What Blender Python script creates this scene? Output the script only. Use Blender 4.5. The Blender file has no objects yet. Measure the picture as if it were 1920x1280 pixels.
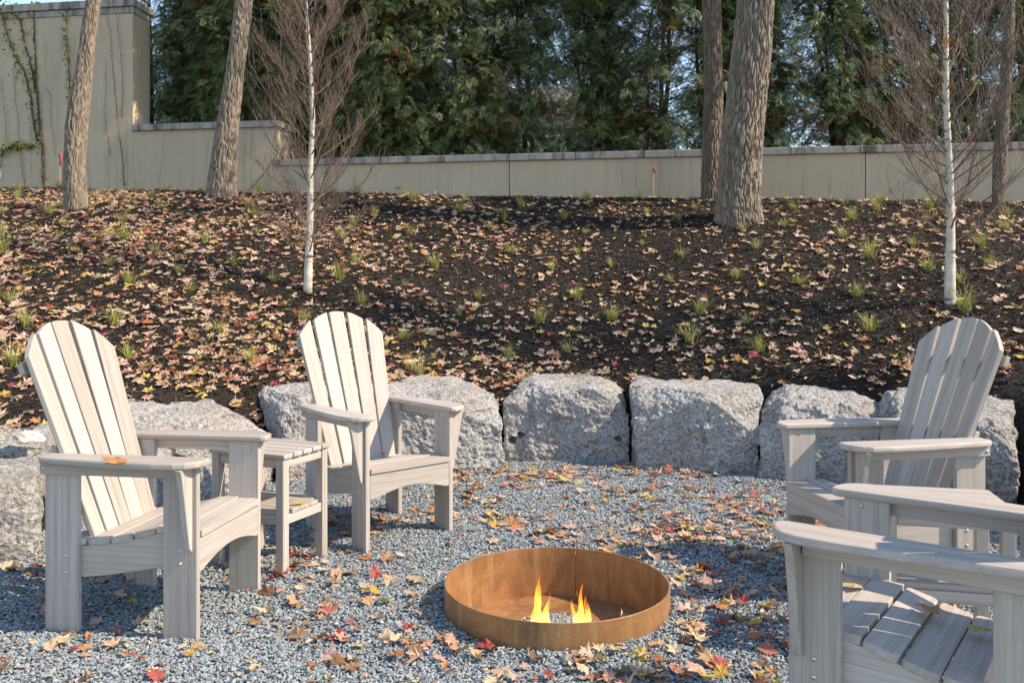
import bpy, bmesh, math, random
import numpy as np
from mathutils import Vector, Matrix, noise
random.seed(7); rng = np.random.default_rng(7)
sc = bpy.context.scene
col = sc.collection
R = math.radians

# ------------------------------------------------------------ camera, sky, sun, exposure
F, YH, CH = 1626.4, 541.9, 1.3446            # focal length in photo pixels, horizon row, eye height
cam = bpy.data.cameras.new('camera'); camo = bpy.data.objects.new('camera', cam); col.objects.link(camo)
cam.sensor_width = 36; cam.lens = F * 36 / 1920; cam.shift_y = -(640 - YH) / 1920
cam.clip_start = .05; cam.clip_end = 2000
camo.location = (0, 0, CH); camo.rotation_euler = (R(90), 0, 0)
sc.camera = camo
SUN_EL, SUN_AZ = 41, -11.5                     # azimuth measured from +X towards the camera
sd = Vector((math.cos(R(SUN_EL)) * math.cos(R(SUN_AZ)), math.cos(R(SUN_EL)) * math.sin(R(SUN_AZ)), math.sin(R(SUN_EL))))
world = bpy.data.worlds.new('World'); sc.world = world; world.use_nodes = True
nt = world.node_tree; bg = nt.nodes['Background']
sky = nt.nodes.new('ShaderNodeTexSky'); sky.sky_type = 'NISHITA'; sky.sun_disc = False
sky.sun_elevation = R(SUN_EL); sky.sun_rotation = R(90 - SUN_AZ)
sky.air_density = 1.1; sky.dust_density = .1; sky.ozone_density = 5.0
nt.links.new(sky.outputs[0], bg.inputs[0]); bg.inputs[1].default_value = .15
sl = bpy.data.lights.new('sun', 'SUN'); sl.energy = 3.0; sl.angle = R(.5); sl.color = (1, .95, .87)
so = bpy.data.objects.new('sun', sl); col.objects.link(so); so.rotation_euler = sd.to_track_quat('Z', 'Y').to_euler()
sc.view_settings.view_transform = 'Standard'; sc.view_settings.look = 'None'
sc.view_settings.exposure = 1.2; sc.view_settings.gamma = 1; sc.view_settings.use_curve_mapping = False
sc.view_settings.use_white_balance = True; sc.view_settings.white_balance_temperature = 8500; sc.view_settings.white_balance_tint = 14
sc.cycles.max_bounces = 6; sc.cycles.transparent_max_bounces = 12

# ------------------------------------------------------------ helpers
def W(u, v, Y): return Vector(((u - 960) / F * Y, Y, CH - (v - YH) / F * Y))
def G(u, v, z=0.):
    Y = F * (CH - z) / (v - YH); return Vector(((u - 960) / F * Y, Y, z))
def sstep(a, b, x):
    t = np.clip((x - a) / (b - a), 0, 1); return t * t * (3 - 2 * t)

def tag(o, label=None, cat=None, group=None, kind=None):
    if label: o['label'] = label
    if cat: o['category'] = cat
    if group: o['group'] = group
    if kind: o['kind'] = kind
    return o
def link(name, me, parent=None, mat=None):
    o = bpy.data.objects.new(name, me); col.objects.link(o)
    if parent is not None: o.parent = parent
    if mat is not None and me is not None and not me.materials: me.materials.append(mat)
    return o
def thing(name, label, cat, loc=(0, 0, 0), rz=0, group=None):
    o = bpy.data.objects.new(name, None); col.objects.link(o); o.location = loc; o.rotation_euler = (0, 0, rz)
    o.empty_display_size = .1
    return tag(o, label, cat, group)
def np_mesh(name, V, T, mats, mi=None, tone=None, smooth=False):
    """V (n,3), T (m,3|4) -> mesh"""
    V = np.asarray(V, np.float32); T = np.asarray(T, np.int32); k = T.shape[1]
    me = bpy.data.meshes.new(name)
    me.vertices.add(len(V)); me.vertices.foreach_set('co', V.ravel())
    me.loops.add(T.size); me.loops.foreach_set('vertex_index', T.ravel())
    me.polygons.add(len(T)); me.polygons.foreach_set('loop_start', np.arange(len(T), dtype=np.int32) * k)
    for m in mats: me.materials.append(m)
    if mi is not None: me.polygons.foreach_set('material_index', np.asarray(mi, np.int32))
    if tone is not None:
        a = me.attributes.new('tone', 'FLOAT', 'POINT'); a.data.foreach_set('value', np.asarray(tone, np.float32))
    me.update(calc_edges=True)
    me.polygons.foreach_set('use_smooth', np.full(len(T), smooth, bool))
    return me
def rotmats(n, tilt=None, g=None):
    """random rotation matrices; tilt limits the tilt from upright (radians)"""
    g = g or rng
    if tilt is None:
        q = g.normal(size=(n, 4)); q /= np.linalg.norm(q, axis=1)[:, None]
        w, x, y, z = q.T
        return np.stack([1-2*(y*y+z*z), 2*(x*y-z*w), 2*(x*z+y*w), 2*(x*y+z*w), 1-2*(x*x+z*z), 2*(y*z-x*w), 2*(x*z-y*w), 2*(y*z+x*w), 1-2*(x*x+y*y)], 1).reshape(n, 3, 3)
    a = g.uniform(0, 2*np.pi, n); t = np.abs(g.normal(0, 1, n)) * tilt; b = g.uniform(0, 2*np.pi, n)
    ca, sa = np.cos(a), np.sin(a); z = np.zeros(n); o = np.ones(n)
    Rz = np.stack([ca, -sa, z, sa, ca, z, z, z, o], 1).reshape(n, 3, 3)
    ax = np.stack([np.cos(b), np.sin(b), z], 1); c, s = np.cos(t), np.sin(t); x, y = ax[:, 0], ax[:, 1]
    Rt = np.stack([c+x*x*(1-c), x*y*(1-c), y*s, x*y*(1-c), c+y*y*(1-c), -x*s, -y*s, x*s, c], 1).reshape(n, 3, 3)
    return Rt @ Rz
def scatter(name, tv, tt, P, M, mats, tone, mi=None, smooth=False, jitter=0.):
    n = len(P); tv = np.asarray(tv, float)
    base = np.broadcast_to(tv, (n,) + tv.shape)
    if jitter: base = base * (1 + rng.uniform(-jitter, jitter, (n,) + tv.shape))
    V = np.einsum('nij,nkj->nki', M, base) + P[:, None, :]
    T = (np.asarray(tt)[None] + (np.arange(n) * len(tv))[:, None, None]).reshape(-1, len(tt[0]))
    return np_mesh(name, V.reshape(-1, 3), T, mats, None if mi is None else np.repeat(mi, len(tt)), np.repeat(tone, len(tv)), smooth)

class Tubes:
    """collects tapered tubes"""
    def __init__(s): s.V = []; s.T = []; s.n = 0
    def add(s, pts, rad, k=5, cap=True):
        pts = [Vector(p) for p in pts]; m = len(pts)
        rad = [rad] * m if not hasattr(rad, '__len__') else rad
        ref = Vector((.31, .17, .93)).normalized(); rows = []
        for i, p in enumerate(pts):
            d = (pts[min(i + 1, m - 1)] - pts[max(i - 1, 0)]).normalized()
            if abs(d.dot(ref)) > .97: ref = Vector((1, 0, 0))
            a = d.cross(ref).normalized(); b = d.cross(a)
            for j in range(k):
                t = 2 * math.pi * j / k; s.V.append(p + (a * math.cos(t) + b * math.sin(t)) * rad[i])
        for i in range(m - 1):
            for j in range(k):
                q = s.n + i * k + j; q2 = s.n + i * k + (j + 1) % k
                s.T += [(q, q2, q2 + k), (q, q2 + k, q + k)]
        if cap:
            for j in range(1, k - 1):
                s.T.append((s.n, s.n + j + 1, s.n + j)); e = s.n + (m - 1) * k; s.T.append((e, e + j, e + j + 1))
        s.n += m * k
    def mesh(s, name, mat, smooth=True): return np_mesh(name, np.array([tuple(v) for v in s.V]), s.T, [mat], smooth=smooth)

# ------------------------------------------------------------ materials
def newmat(name):
    m = bpy.data.materials.new(name); m.use_nodes = True; n = m.node_tree; n.nodes.clear()
    o = n.nodes.new('ShaderNodeOutputMaterial'); b = n.nodes.new('ShaderNodeBsdfPrincipled')
    n.links.new(b.outputs[0], o.inputs[0]); return m, n, b, o
def N(n, t, **k):
    x = n.nodes.new('ShaderNode' + t)
    for a, v in k.items():
        if a in x.inputs: x.inputs[a].default_value = v
        else: setattr(x, a, v)
    return x
def ramp(n, src, stops):
    r = n.nodes.new('ShaderNodeValToRGB'); e = r.color_ramp.elements
    while len(e) < len(stops): e.new(.5)
    for i, (p, c) in enumerate(stops): e[i].position = p; e[i].color = (*c, 1) if len(c) == 3 else c
    n.links.new(src, r.inputs[0]); return r.outputs[0]
def mapped(n, scale=(1, 1, 1), coord='Object', rnd=False):
    t = n.nodes.new('ShaderNodeTexCoord'); m = n.nodes.new('ShaderNodeMapping'); m.inputs['Scale'].default_value = scale
    n.links.new(t.outputs[coord], m.inputs[0])
    if rnd:
        oi = n.nodes.new('ShaderNodeObjectInfo'); mu = N(n, 'Math', operation='MULTIPLY'); mu.inputs[1].default_value = 37.
        n.links.new(oi.outputs['Random'], mu.inputs[0]); cx = n.nodes.new('ShaderNodeCombineXYZ')
        for i in range(3): n.links.new(mu.outputs[0], cx.inputs[i])
        n.links.new(cx.outputs[0], m.inputs['Location'])
    return m.outputs[0]
def noise_t(n, vec, scale, detail=4, rough=.55, dist=0.):
    x = N(n, 'TexNoise', Scale=scale, Detail=detail, Roughness=rough, Distortion=dist); n.links.new(vec, x.inputs['Vector']); return x.outputs['Fac']
def bump(n, b, h, strength=.5, dist=.01, prev=None):
    x = N(n, 'Bump', Strength=strength, Distance=dist); n.links.new(h, x.inputs['Height'])
    if prev is not None: n.links.new(prev, x.inputs['Normal'])
    n.links.new(x.outputs[0], b.inputs['Normal']); return x.outputs[0]
def mixc(n, fac, a, b, mode='MIX'):
    x = n.nodes.new('ShaderNodeMix'); x.data_type = 'RGBA'; x.blend_type = mode
    for i, v in ((0, fac), (6, a), (7, b)):
        if hasattr(v, 'is_output') or isinstance(v, bpy.types.NodeSocket): n.links.new(v, x.inputs[i])
        else: x.inputs[i].default_value = v if i == 0 else (*v, 1)
    return x.outputs[2]
def attr(n): 
    a = n.nodes.new('ShaderNodeAttribute'); a.attribute_name = 'tone'; return a.outputs['Fac']

# recycled-plastic lumber: streaks along the board (local X)
m_lumber, n, b, o = newmat('grey_lumber')
v = mapped(n, (.8, 55, 55), rnd=True)
s1 = noise_t(n, v, 1.0, 3, .5, .3); v2 = mapped(n, (5, 260, 260), rnd=True); s2 = noise_t(n, v2, 1.0, 3, .6)
c = ramp(n, s1, [(.26, (.31, .27, .24)), (.40, (.40, .36, .325)), (.56, (.47, .43, .395)), (.74, (.52, .485, .45))])
c = mixc(n, .32, c, ramp(n, s2, [(.34, (.24, .205, .185)), (.5, (.43, .39, .36)), (.7, (.54, .505, .475))]))
oi = n.nodes.new('ShaderNodeObjectInfo'); c = mixc(n, 1., c, ramp(n, oi.outputs['Random'], [(0, (.84, .82, .80)), (.5, (.98, .97, .96)), (1, (1.06, 1.06, 1.06))]), 'MULTIPLY')
s3 = noise_t(n, mapped(n, (1, 1, 1), rnd=True), 5, 5, .65); c = mixc(n, ramp(n, s3, [(.55, (0, 0, 0)), (.75, (.35, .35, .35))]), c, (.30, .26, .22))
n.links.new(c, b.inputs['Base Color']); b.inputs['Roughness'].default_value = .55; b.inputs['Specular IOR Level'].default_value = .3
bump(n, b, s2, .35, .002)

m_steel, n, b, o = newmat('screw_steel'); b.inputs['Base Color'].default_value = (.6, .57, .53, 1); b.inputs['Metallic'].default_value = .8; b.inputs['Roughness'].default_value = .35

m_gravel, n, b, o = newmat('slate_chips')
t = attr(n); c = ramp(n, t, [(0, (.13, .155, .17)), (.3, (.19, .23, .25)), (.7, (.26, .315, .335)), (.94, (.33, .39, .405)), (1, (.46, .44, .39))])
nz = noise_t(n, mapped(n, (1, 1, 1)), 120, 2); c = mixc(n, .35, c, ramp(n, nz, [(.3, (.17, .20, .22)), (.7, (.37, .42, .45))]))
n.links.new(c, b.inputs['Base Color']); b.inputs['Roughness'].default_value = .7

m_gbase, n, b, o = newmat('gravel_bed')
v = mapped(n); vo = N(n, 'TexVoronoi', Scale=75.); n.links.new(v, vo.inputs['Vector'])
c = ramp(n, vo.outputs['Color'], [(0, (.09, .105, .115)), (.5, (.18, .205, .225)), (1, (.31, .35, .37))])
n.links.new(c, b.inputs['Base Color']); b.inputs['Roughness'].default_value = .8
bump(n, b, vo.outputs['Distance'], 1., .01)

m_mulch, n, b, o = newmat('mulch_bed')
v = mapped(n, (1, 1, 1)); n1 = noise_t(n, v, 28, 6, .7, .4)
n.links.new(ramp(n, n1, [(.3, (.007, .005, .004)), (.7, (.024, .017, .013))]), b.inputs['Base Color']); b.inputs['Roughness'].default_value = .9
bump(n, b, n1, 1., .03)
m_chip, n, b, o = newmat('bark_chip')
n.links.new(ramp(n, attr(n), [(0, (.008, .006, .005)), (.55, (.027, .019, .0145)), (.84, (.085, .060, .045)), (.95, (.17, .12, .085)), (1, (.36, .27, .18))]), b.inputs['Base Color']); b.inputs['Roughness'].default_value = .85

m_soil, n, b, o = newmat('soil'); n1 = noise_t(n, mapped(n), 3, 6)
n.links.new(ramp(n, n1, [(.3, (.05, .04, .03)), (.7, (.10, .09, .05))]), b.inputs['Base Color'])

def leafmat(name, c0, c1, c2):
    m, n, b, o = newmat(name); t = attr(n); nz = noise_t(n, mapped(n), 45, 3, .6)
    c = ramp(n, t, [(0, c0), (.5, c1), (1, c2)])
    c = mixc(n, ramp(n, nz, [(.48, (0, 0, 0)), (.7, (.55, .55, .55))]), c, (c0[0] * .45, c0[1] * .4, c0[2] * .5))
    n.links.new(c, b.inputs['Base Color']); b.inputs['Roughness'].default_value = .6
    b.inputs['Specular IOR Level'].default_value = .35
    tr = n.nodes.new('ShaderNodeBsdfTranslucent'); mx = N(n, 'MixShader'); mx.inputs[0].default_value = .18
    n.links.new(c, tr.inputs[0]); n.links.new(b.outputs[0], mx.inputs[1]); n.links.new(tr.outputs[0], mx.inputs[2]); n.links.new(mx.outputs[0], o.inputs[0])
    return m
LEAF = {'red': leafmat('red_leaf', (.26, .045, .035), (.38, .09, .07), (.48, .20, .15)),
        'orange': leafmat('orange_leaf', (.38, .14, .05), (.50, .23, .10), (.58, .33, .18)),
        'tan': leafmat('tan_leaf', (.40, .26, .15), (.56, .41, .26), (.66, .52, .36)),
        'yellow': leafmat('yellow_leaf', (.46, .28, .05), (.55, .39, .09), (.52, .45, .16)),
        'brown': leafmat('brown_leaf', (.14, .07, .035), (.26, .14, .07), (.38, .22, .12)),
        'pink': leafmat('pink_leaf', (.50, .27, .19), (.60, .38, .29), (.68, .48, .38))}
LK = list(LEAF)

m_granite, n, b, o = newmat('granite')
v = mapped(n, rnd=False); n0 = noise_t(n, v, 3.2, 5, .6); n1 = noise_t(n, v, 42, 4, .75); vo = N(n, 'TexVoronoi', Scale=85.); n.links.new(v, vo.inputs['Vector'])
c = ramp(n, n0, [(.28, (.36, .315, .265)), (.42, (.47, .44, .40)), (.52, (.54, .525, .50)), (.72, (.64, .635, .62))])
c = mixc(n, ramp(n, n1, [(.38, (.85, .85, .85)), (.56, (0, 0, 0))]), c, (.12, .12, .125))
c = mixc(n, ramp(n, vo.outputs['Color'], [(.0, (.6, .6, .6)), (.28, (0, 0, 0))]), c, (.16, .155, .15))
c = mixc(n, ramp(n, noise_t(n, v, 95, 2, .6), [(.56, (0, 0, 0)), (.68, (.75, .75, .75))]), c, (.72, .71, .69))
n.links.new(c, b.inputs['Base Color']); b.inputs['Roughness'].default_value = .8
h = noise_t(n, v, 30, 8, .75); bump(n, b, h, 1., .035)

def bark(name, c0, c1, c2, vs=5.):
    m, n, b, o = newmat(name); v = mapped(n, (1, 1, .16)); n1 = noise_t(n, v, 22 * vs / 5, 6, .65, .6)
    t = attr(n); c = ramp(n, t, [(0, c0), (.45, c1), (1, c2)]); c = mixc(n, .45, c, ramp(n, n1, [(.35, c0), (.68, c2)]))
    n.links.new(c, b.inputs['Base Color']); b.inputs['Roughness'].default_value = .9; bump(n, b, n1, 1., .03); return m
m_bark = bark('furrowed_bark', (.06, .045, .034), (.22, .17, .13), (.36, .30, .235))
m_bark_dark = bark('brown_bark', (.06, .042, .03), (.15, .11, .08), (.25, .19, .14))
m_birch, n, b, o = newmat('birch_bark')
v = mapped(n, (7, 7, 20)); n1 = noise_t(n, v, 1.3, 4, .7, .5); n2 = noise_t(n, mapped(n, (1, 1, 1)), 9, 4)
c = ramp(n, n1, [(.33, (.07, .05, .04)), (.38, (.46, .40, .33)), (.6, (.62, .57, .49))])
c = mixc(n, ramp(n, n2, [(.5, (0, 0, 0)), (.7, (.6, .6, .6))]), c, (.42, .32, .22)); n.links.new(c, b.inputs['Base Color']); b.inputs['Roughness'].default_value = .7
bump(n, b, n1, .4, .004)
m_twig, n, b, o = newmat('twig'); n1 = noise_t(n, mapped(n), 4, 3)
n.links.new(ramp(n, n1, [(.3, (.085, .055, .042)), (.7, (.21, .145, .115))]), b.inputs['Base Color']); b.inputs['Roughness'].default_value = .7
m_stem, n, b, o = newmat('cedar_stem'); n1 = noise_t(n, mapped(n, (1, 1, .2)), 30, 4)
n.links.new(ramp(n, n1, [(.3, (.06, .034, .024)), (.7, (.17, .10, .07))]), b.inputs['Base Color']); b.inputs['Roughness'].default_value = .9

def folmat(name, stops):
    m, n, b, o = newmat(name); c = ramp(n, attr(n), stops)
    n.links.new(c, b.inputs['Base Color']); b.inputs['Roughness'].default_value = .6; b.inputs['Specular IOR Level'].default_value = .25
    tr = n.nodes.new('ShaderNodeBsdfTranslucent'); mx = N(n, 'MixShader'); mx.inputs[0].default_value = .2
    n.links.new(c, tr.inputs[0]); n.links.new(b.outputs[0], mx.inputs[1]); n.links.new(tr.outputs[0], mx.inputs[2]); n.links.new(mx.outputs[0], o.inputs[0])
    return m
m_fol = folmat('cedar_foliage', [(0, (.055, .085, .040)), (.4, (.13, .185, .08)), (.8, (.23, .29, .125)), (1, (.33, .37, .18))])
m_folb = folmat('dry_cedar_foliage', [(0, (.13, .07, .03)), (1, (.32, .17, .06))])
m_grass = folmat('grass_blade', [(0, (.20, .24, .06)), (.4, (.42, .42, .13)), (.7, (.58, .50, .22)), (1, (.62, .52, .32))])
m_vinel = folmat('vine_leaf', [(0, (.05, .09, .02)), (.6, (.14, .18, .04)), (1, (.38, .34, .06))])

def stucco(name, c0, c1):
    m, n, b, o = newmat(name); v = mapped(n); n1 = noise_t(n, v, .8, 5, .6); n2 = noise_t(n, v, 90, 3, .6)
    vs = mapped(n, (5, 5, .5)); n3 = noise_t(n, vs, 1, 5, .65)
    c = ramp(n, n1, [(.3, c0), (.7, c1)]); c = mixc(n, ramp(n, n3, [(.5, (0, 0, 0)), (.78, (.35, .35, .35))]), c, tuple(x * .72 for x in c0))
    n4 = noise_t(n, mapped(n, (9, 9, .7)), 1, 5, .7); c = mixc(n, ramp(n, n4, [(.52, (0, 0, 0)), (.72, (.5, .5, .5))]), c, (.22, .18, .13)); c = mixc(n, ramp(n, noise_t(n, v, 2.3, 6, .65), [(.5, (0, 0, 0)), (.72, (.3, .3, .3))]), c, c1)
    n.links.new(c, b.inputs['Base Color']); b.inputs['Roughness'].default_value = .9; bump(n, b, n2, .5, .006); return m
m_stucco = stucco('beige_stucco', (.49, .385, .27), (.57, .465, .34))
m_capst, n, b, o = newmat('cast_stone_cap'); v = mapped(n, (6, 6, 1.2), rnd=True); n1 = noise_t(n, v, 1, 6, .7); n2 = noise_t(n, mapped(n), 60, 3)
c = ramp(n, n1, [(.36, (.11, .095, .085)), (.5, (.33, .31, .285)), (.7, (.42, .40, .37))]); n.links.new(c, b.inputs['Base Color']); b.inputs['Roughness'].default_value = .85; bump(n, b, n2, .4, .004)
m_dark, n, b, o = newmat('joint_dark'); b.inputs['Base Color'].default_value = (.05, .045, .04, 1); b.inputs['Roughness'].default_value = .9

m_rust, n, b, o = newmat('weathering_steel')
v = mapped(n); n1 = noise_t(n, v, 5, 7, .7, .3); n2 = noise_t(n, v, 140, 3, .7); n3 = noise_t(n, mapped(n, (22, 22, 2.5)), 1, 5, .65)
c = ramp(n, n1, [(.30, (.15, .075, .04)), (.44, (.27, .135, .062)), (.55, (.36, .185, .085)), (.68, (.48, .28, .14))])
c = mixc(n, .25, c, ramp(n, n2, [(.35, (.18, .075, .03)), (.68, (.52, .26, .10))]))
c = mixc(n, ramp(n, n3, [(.5, (0, 0, 0)), (.68, (.6, .6, .6))]), c, (.46, .29, .15))
c = mixc(n, ramp(n, noise_t(n, mapped(n, (60, 60, 20)), 1, 2), [(.74, (0, 0, 0)), (.78, (.6, .6, .6))]), c, (.6, .45, .3))
n.links.new(c, b.inputs['Base Color']); b.inputs['Roughness'].default_value = .5; b.inputs['Metallic'].default_value = .25; bump(n, b, n2, .25, .002)

m_flame, n, b, o = newmat('flame')
n.nodes.remove(b); tc = n.nodes.new('ShaderNodeTexCoord'); sp = n.nodes.new('ShaderNodeSeparateXYZ'); n.links.new(tc.outputs['Generated'], sp.inputs[0])
c = ramp(n, sp.outputs[2], [(0, (1, .62, .16)), (.3, (1, .60, .10)), (.65, (1, .40, .05)), (1, (1, .22, .02))])
em = N(n, 'Emission'); n.links.new(c, em.inputs[0])
st = ramp(n, sp.outputs[2], [(0, (.9, .9, .9)), (.35, (.8, .8, .8)), (1, (.28, .28, .28))]); ml = N(n, 'Math', operation='MULTIPLY'); ml.inputs[1].default_value = 3.6
n.links.new(st, ml.inputs[0]); n.links.new(ml.outputs[0], em.inputs[1])
tr = n.nodes.new('ShaderNodeBsdfTransparent'); lw = N(n, 'LayerWeight', Blend=.35)
inv = N(n, 'Math', operation='SUBTRACT'); inv.inputs[0].default_value = 1.; n.links.new(lw.outputs['Facing'], inv.inputs[1])
pw = N(n, 'Math', operation='POWER'); pw.inputs[1].default_value = 2.4; n.links.new(inv.outputs[0], pw.inputs[0])
zf = ramp(n, sp.outputs[2], [(0, (.1, .1, .1)), (.2, (.6, .6, .6)), (.5, (.7, .7, .7)), (.75, (.35, .35, .35)), (1, (.0, .0, .0))])
fn = ramp(n, noise_t(n, mapped(n, (60, 60, 11)), 1.0, 3, .6, .6), [(.38, (.02, .02, .02)), (.6, (1, 1, 1))]); m0 = N(n, 'Math', operation='MULTIPLY'); n.links.new(pw.outputs[0], m0.inputs[0]); n.links.new(fn, m0.inputs[1])
mm = N(n, 'Math', operation='MULTIPLY'); n.links.new(m0.outputs[0], mm.inputs[0]); n.links.new(zf, mm.inputs[1])
mx = N(n, 'MixShader'); n.links.new(mm.outputs[0], mx.inputs[0]); n.links.new(tr.outputs[0], mx.inputs[1]); n.links.new(em.outputs[0], mx.inputs[2]); n.links.new(mx.outputs[0], o.inputs[0])

def flat(name, c, rough=.6, metal=0.):
    m, n, b, o = newmat(name); nz = noise_t(n, mapped(n), 12, 4)
    n.links.new(ramp(n, nz, [(.3, tuple(x * .82 for x in c)), (.7, c)]), b.inputs['Base Color']); b.inputs['Roughness'].default_value = rough; b.inputs['Metallic'].default_value = metal; return m
m_pink = flat('pink_ribbon', (.8, .06, .14)); m_stake = flat('stake_wood', (.5, .36, .22)); m_white = flat('white_film', (.8, .8, .8))
m_black = flat('black_housing', (.02, .022, .025), .4); m_pale = flat('pale_chip', (.62, .56, .50), .8); m_house = flat('house_wall', (.62, .56, .48), .8)
m_roof = flat('roof_shingle', (.13, .11, .10), .9); m_glass = flat('window_glass', (.05, .07, .09), .1); m_trim = flat('white_trim', (.75, .74, .7), .6)
m_walnut = flat('dark_husk', (.035, .025, .02), .8)

# ------------------------------------------------------------ terrain functions
WK, W0 = -.149, 12.84                          # wall front line y = W0 + WK x
CX, CY, RR = .25, 3.80, 3.0                    # the seating circle
def ring_r(x, y):
    dx = np.asarray(x, float) - CX
    return np.hypot(np.where(dx > 0, dx / 1.13, dx), np.asarray(y, float) - CY)
def wall_y(x): return W0 + WK * x
def mulch_h(x, y):
    x = np.asarray(x, float); y = np.asarray(y, float)
    rb = 3.45
    yb = 4.1 + 3.15 * np.exp(-((x - CX) / 3.1) ** 2)
    t = (y - yb) / (wall_y(x) - yb)
    hw = 2.70 - .029 * x
    s = np.where(t < .86, t * 1.075, .9245 + .0755 * np.tanh((t - .86) * 14.))
    s = np.where(t < 0, t * .25, s)
    h = .53 + (hw - .53) * np.minimum(s, 1.)
    h = h + .012 * np.sin(x * 1.9 + y * .7) * np.sin(y * 1.3 - x * .4) + .010 * np.sin(x * 4.1 + 1) * np.sin(y * 3.7)
    k = sstep(2.86, 3.42, ring_r(x, y))
    return -.12 + (h + .12) * k
def grav_h(x, y):
    x = np.asarray(x, float); y = np.asarray(y, float)
    h = .010 * np.sin(x * 3.1 + y * 1.7) * np.sin(y * 4.3 - x) + .005 * np.sin(x * 9 + 2) * np.sin(y * 11)
    d = np.hypot(x - PX, y - PY) - PR
    return h + .018 * np.exp(-np.maximum(d, 0) / .12)
PX, PY, PR, PH = .189, 3.676, .474, .112
def hit(u, v):
    lo = None
    for Y in np.arange(6.4, 14.5, .02):
        p = W(u, v, Y)
        if float(mulch_h(p.x, p.y)) >= p.z: return p
    return W(u, v, 14)

# ------------------------------------------------------------ setting: ground, gravel, mulch slope
def grid(name, xs, ys, hf, mat, smooth=True):
    X, Y = np.meshgrid(xs, ys); Z = hf(X, Y); V = np.stack([X, Y, Z], -1).reshape(-1, 3)
    a = (np.arange(len(ys) - 1)[:, None] * len(xs) + np.arange(len(xs) - 1)[None]).ravel()
    T = np.stack([a, a + 1, a + 1 + len(xs), a + len(xs)], 1)
    return np_mesh(name, V, T, [mat], smooth=smooth)
g = link('ground', grid('ground', np.array([-600, -60, 0, 60, 600.]), np.array([-300, -20, 10, 60, 900.]), lambda x, y: np.full(x.shape, -.4), m_soil)); tag(g, kind='structure')
bd = link('upper_ground', grid('upper_ground', np.linspace(-40, 40, 9), np.array([0., 3, 10, 30, 60]), lambda x, y: np.full(x.shape, 0.), m_soil)); tag(bd, kind='structure')
me = bd.data; co = np.zeros(len(me.vertices) * 3, np.float32); me.vertices.foreach_get('co', co); co = co.reshape(-1, 3)
co[:, 1] += W0 + .3 + WK * co[:, 0]; co[:, 2] = 2.95 - .012 * co[:, 0]; me.vertices.foreach_set('co', co.ravel()); me.update()
g = link('gravel_ground', grid('gravel_ground', np.linspace(-5, 5, 160), np.linspace(-4, 7.4, 180), lambda x, y: grav_h(x, y) - .006, m_gbase)); tag(g, kind='structure')
me = g.data
bm = bmesh.new(); bm.from_mesh(me); bmesh.ops.delete(bm, geom=[v for v in bm.verts if math.hypot(v.co.x - PX, v.co.y - PY) < PR - .035], context='VERTS')
for v in bm.verts:
    d_ = Vector((v.co.x - PX, v.co.y - PY))
    if d_.length < PR + .045: d_.normalize(); v.co.x = PX + d_.x * (PR - .0035); v.co.y = PY + d_.y * (PR - .0035)
bm.to_mesh(me); bm.free()
def ms(x, y):
    z = mulch_h(x, y); return z
xs = np.linspace(-11, 10.5, 300); ys = np.linspace(2.2, 14.6, 200)
g = link('mulch_slope', grid('mulch_slope', xs, ys, ms, m_mulch)); tag(g, kind='structure')
bm = bmesh.new(); bm.from_mesh(g.data); bmesh.ops.delete(bm, geom=[v for v in bm.verts if ring_r(v.co.x, v.co.y) < 2.7 or v.co.y > wall_y(v.co.x) + .25], context='VERTS'); bm.to_mesh(g.data); bm.free()

# gravel chips
def inview(x, y, m=.12):
    return np.abs(x) < y * .59 + m + .1
n_ = 250000
y = 2.75 + (7.0 - 2.75) * rng.random(n_) ** 1.25; x = rng.uniform(-1, 1, n_) * (.60 * y + .6)
keep = rng.random(n_) < np.clip((.60 * y + .6) / 4.75 * 1.3, 0, 1)
r = ring_r(x, y); d = np.hypot(x - PX, y - PY)
keep &= ((r < 3.05) | (y < 3.0)) & (d > PR + .012)
x, y = x[keep], y[keep]; n_ = len(x)
size = (.0076 + .0036 * rng.random(n_) ** 2) * (1 + .05 * (y - 3)) * np.where(rng.random(n_) < .04, 1.5, 1)
P = np.stack([x, y, grav_h(x, y) + rng.uniform(-.004, .007, n_)], 1)
oct_v = np.array([[1.15, .1, 0], [.1, .72, .12], [-1.05, -.1, .05], [-.1, -.75, -.1], [.25, .1, .5], [-.2, 0, -.5]])
oct_t = np.array([[0, 1, 4], [1, 2, 4], [2, 3, 4], [3, 0, 4], [1, 0, 5], [2, 1, 5], [3, 2, 5], [0, 3, 5]])
M = rotmats(n_, .5) * size[:, None, None]
me = scatter('gravel_chips', oct_v, oct_t, P, M, [m_gravel], rng.random(n_) ** 1.1, jitter=.35)
g = link('gravel', me); tag(g, 'blue grey slate gravel chips covering the seating circle', 'gravel', kind='stuff')

# bark mulch chips
n_ = 160000
y = 6.3 + (14 - 6.3) * rng.random(n_) ** 1.1; x = rng.uniform(-1, 1, n_) * (.60 * y + .8)
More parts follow.
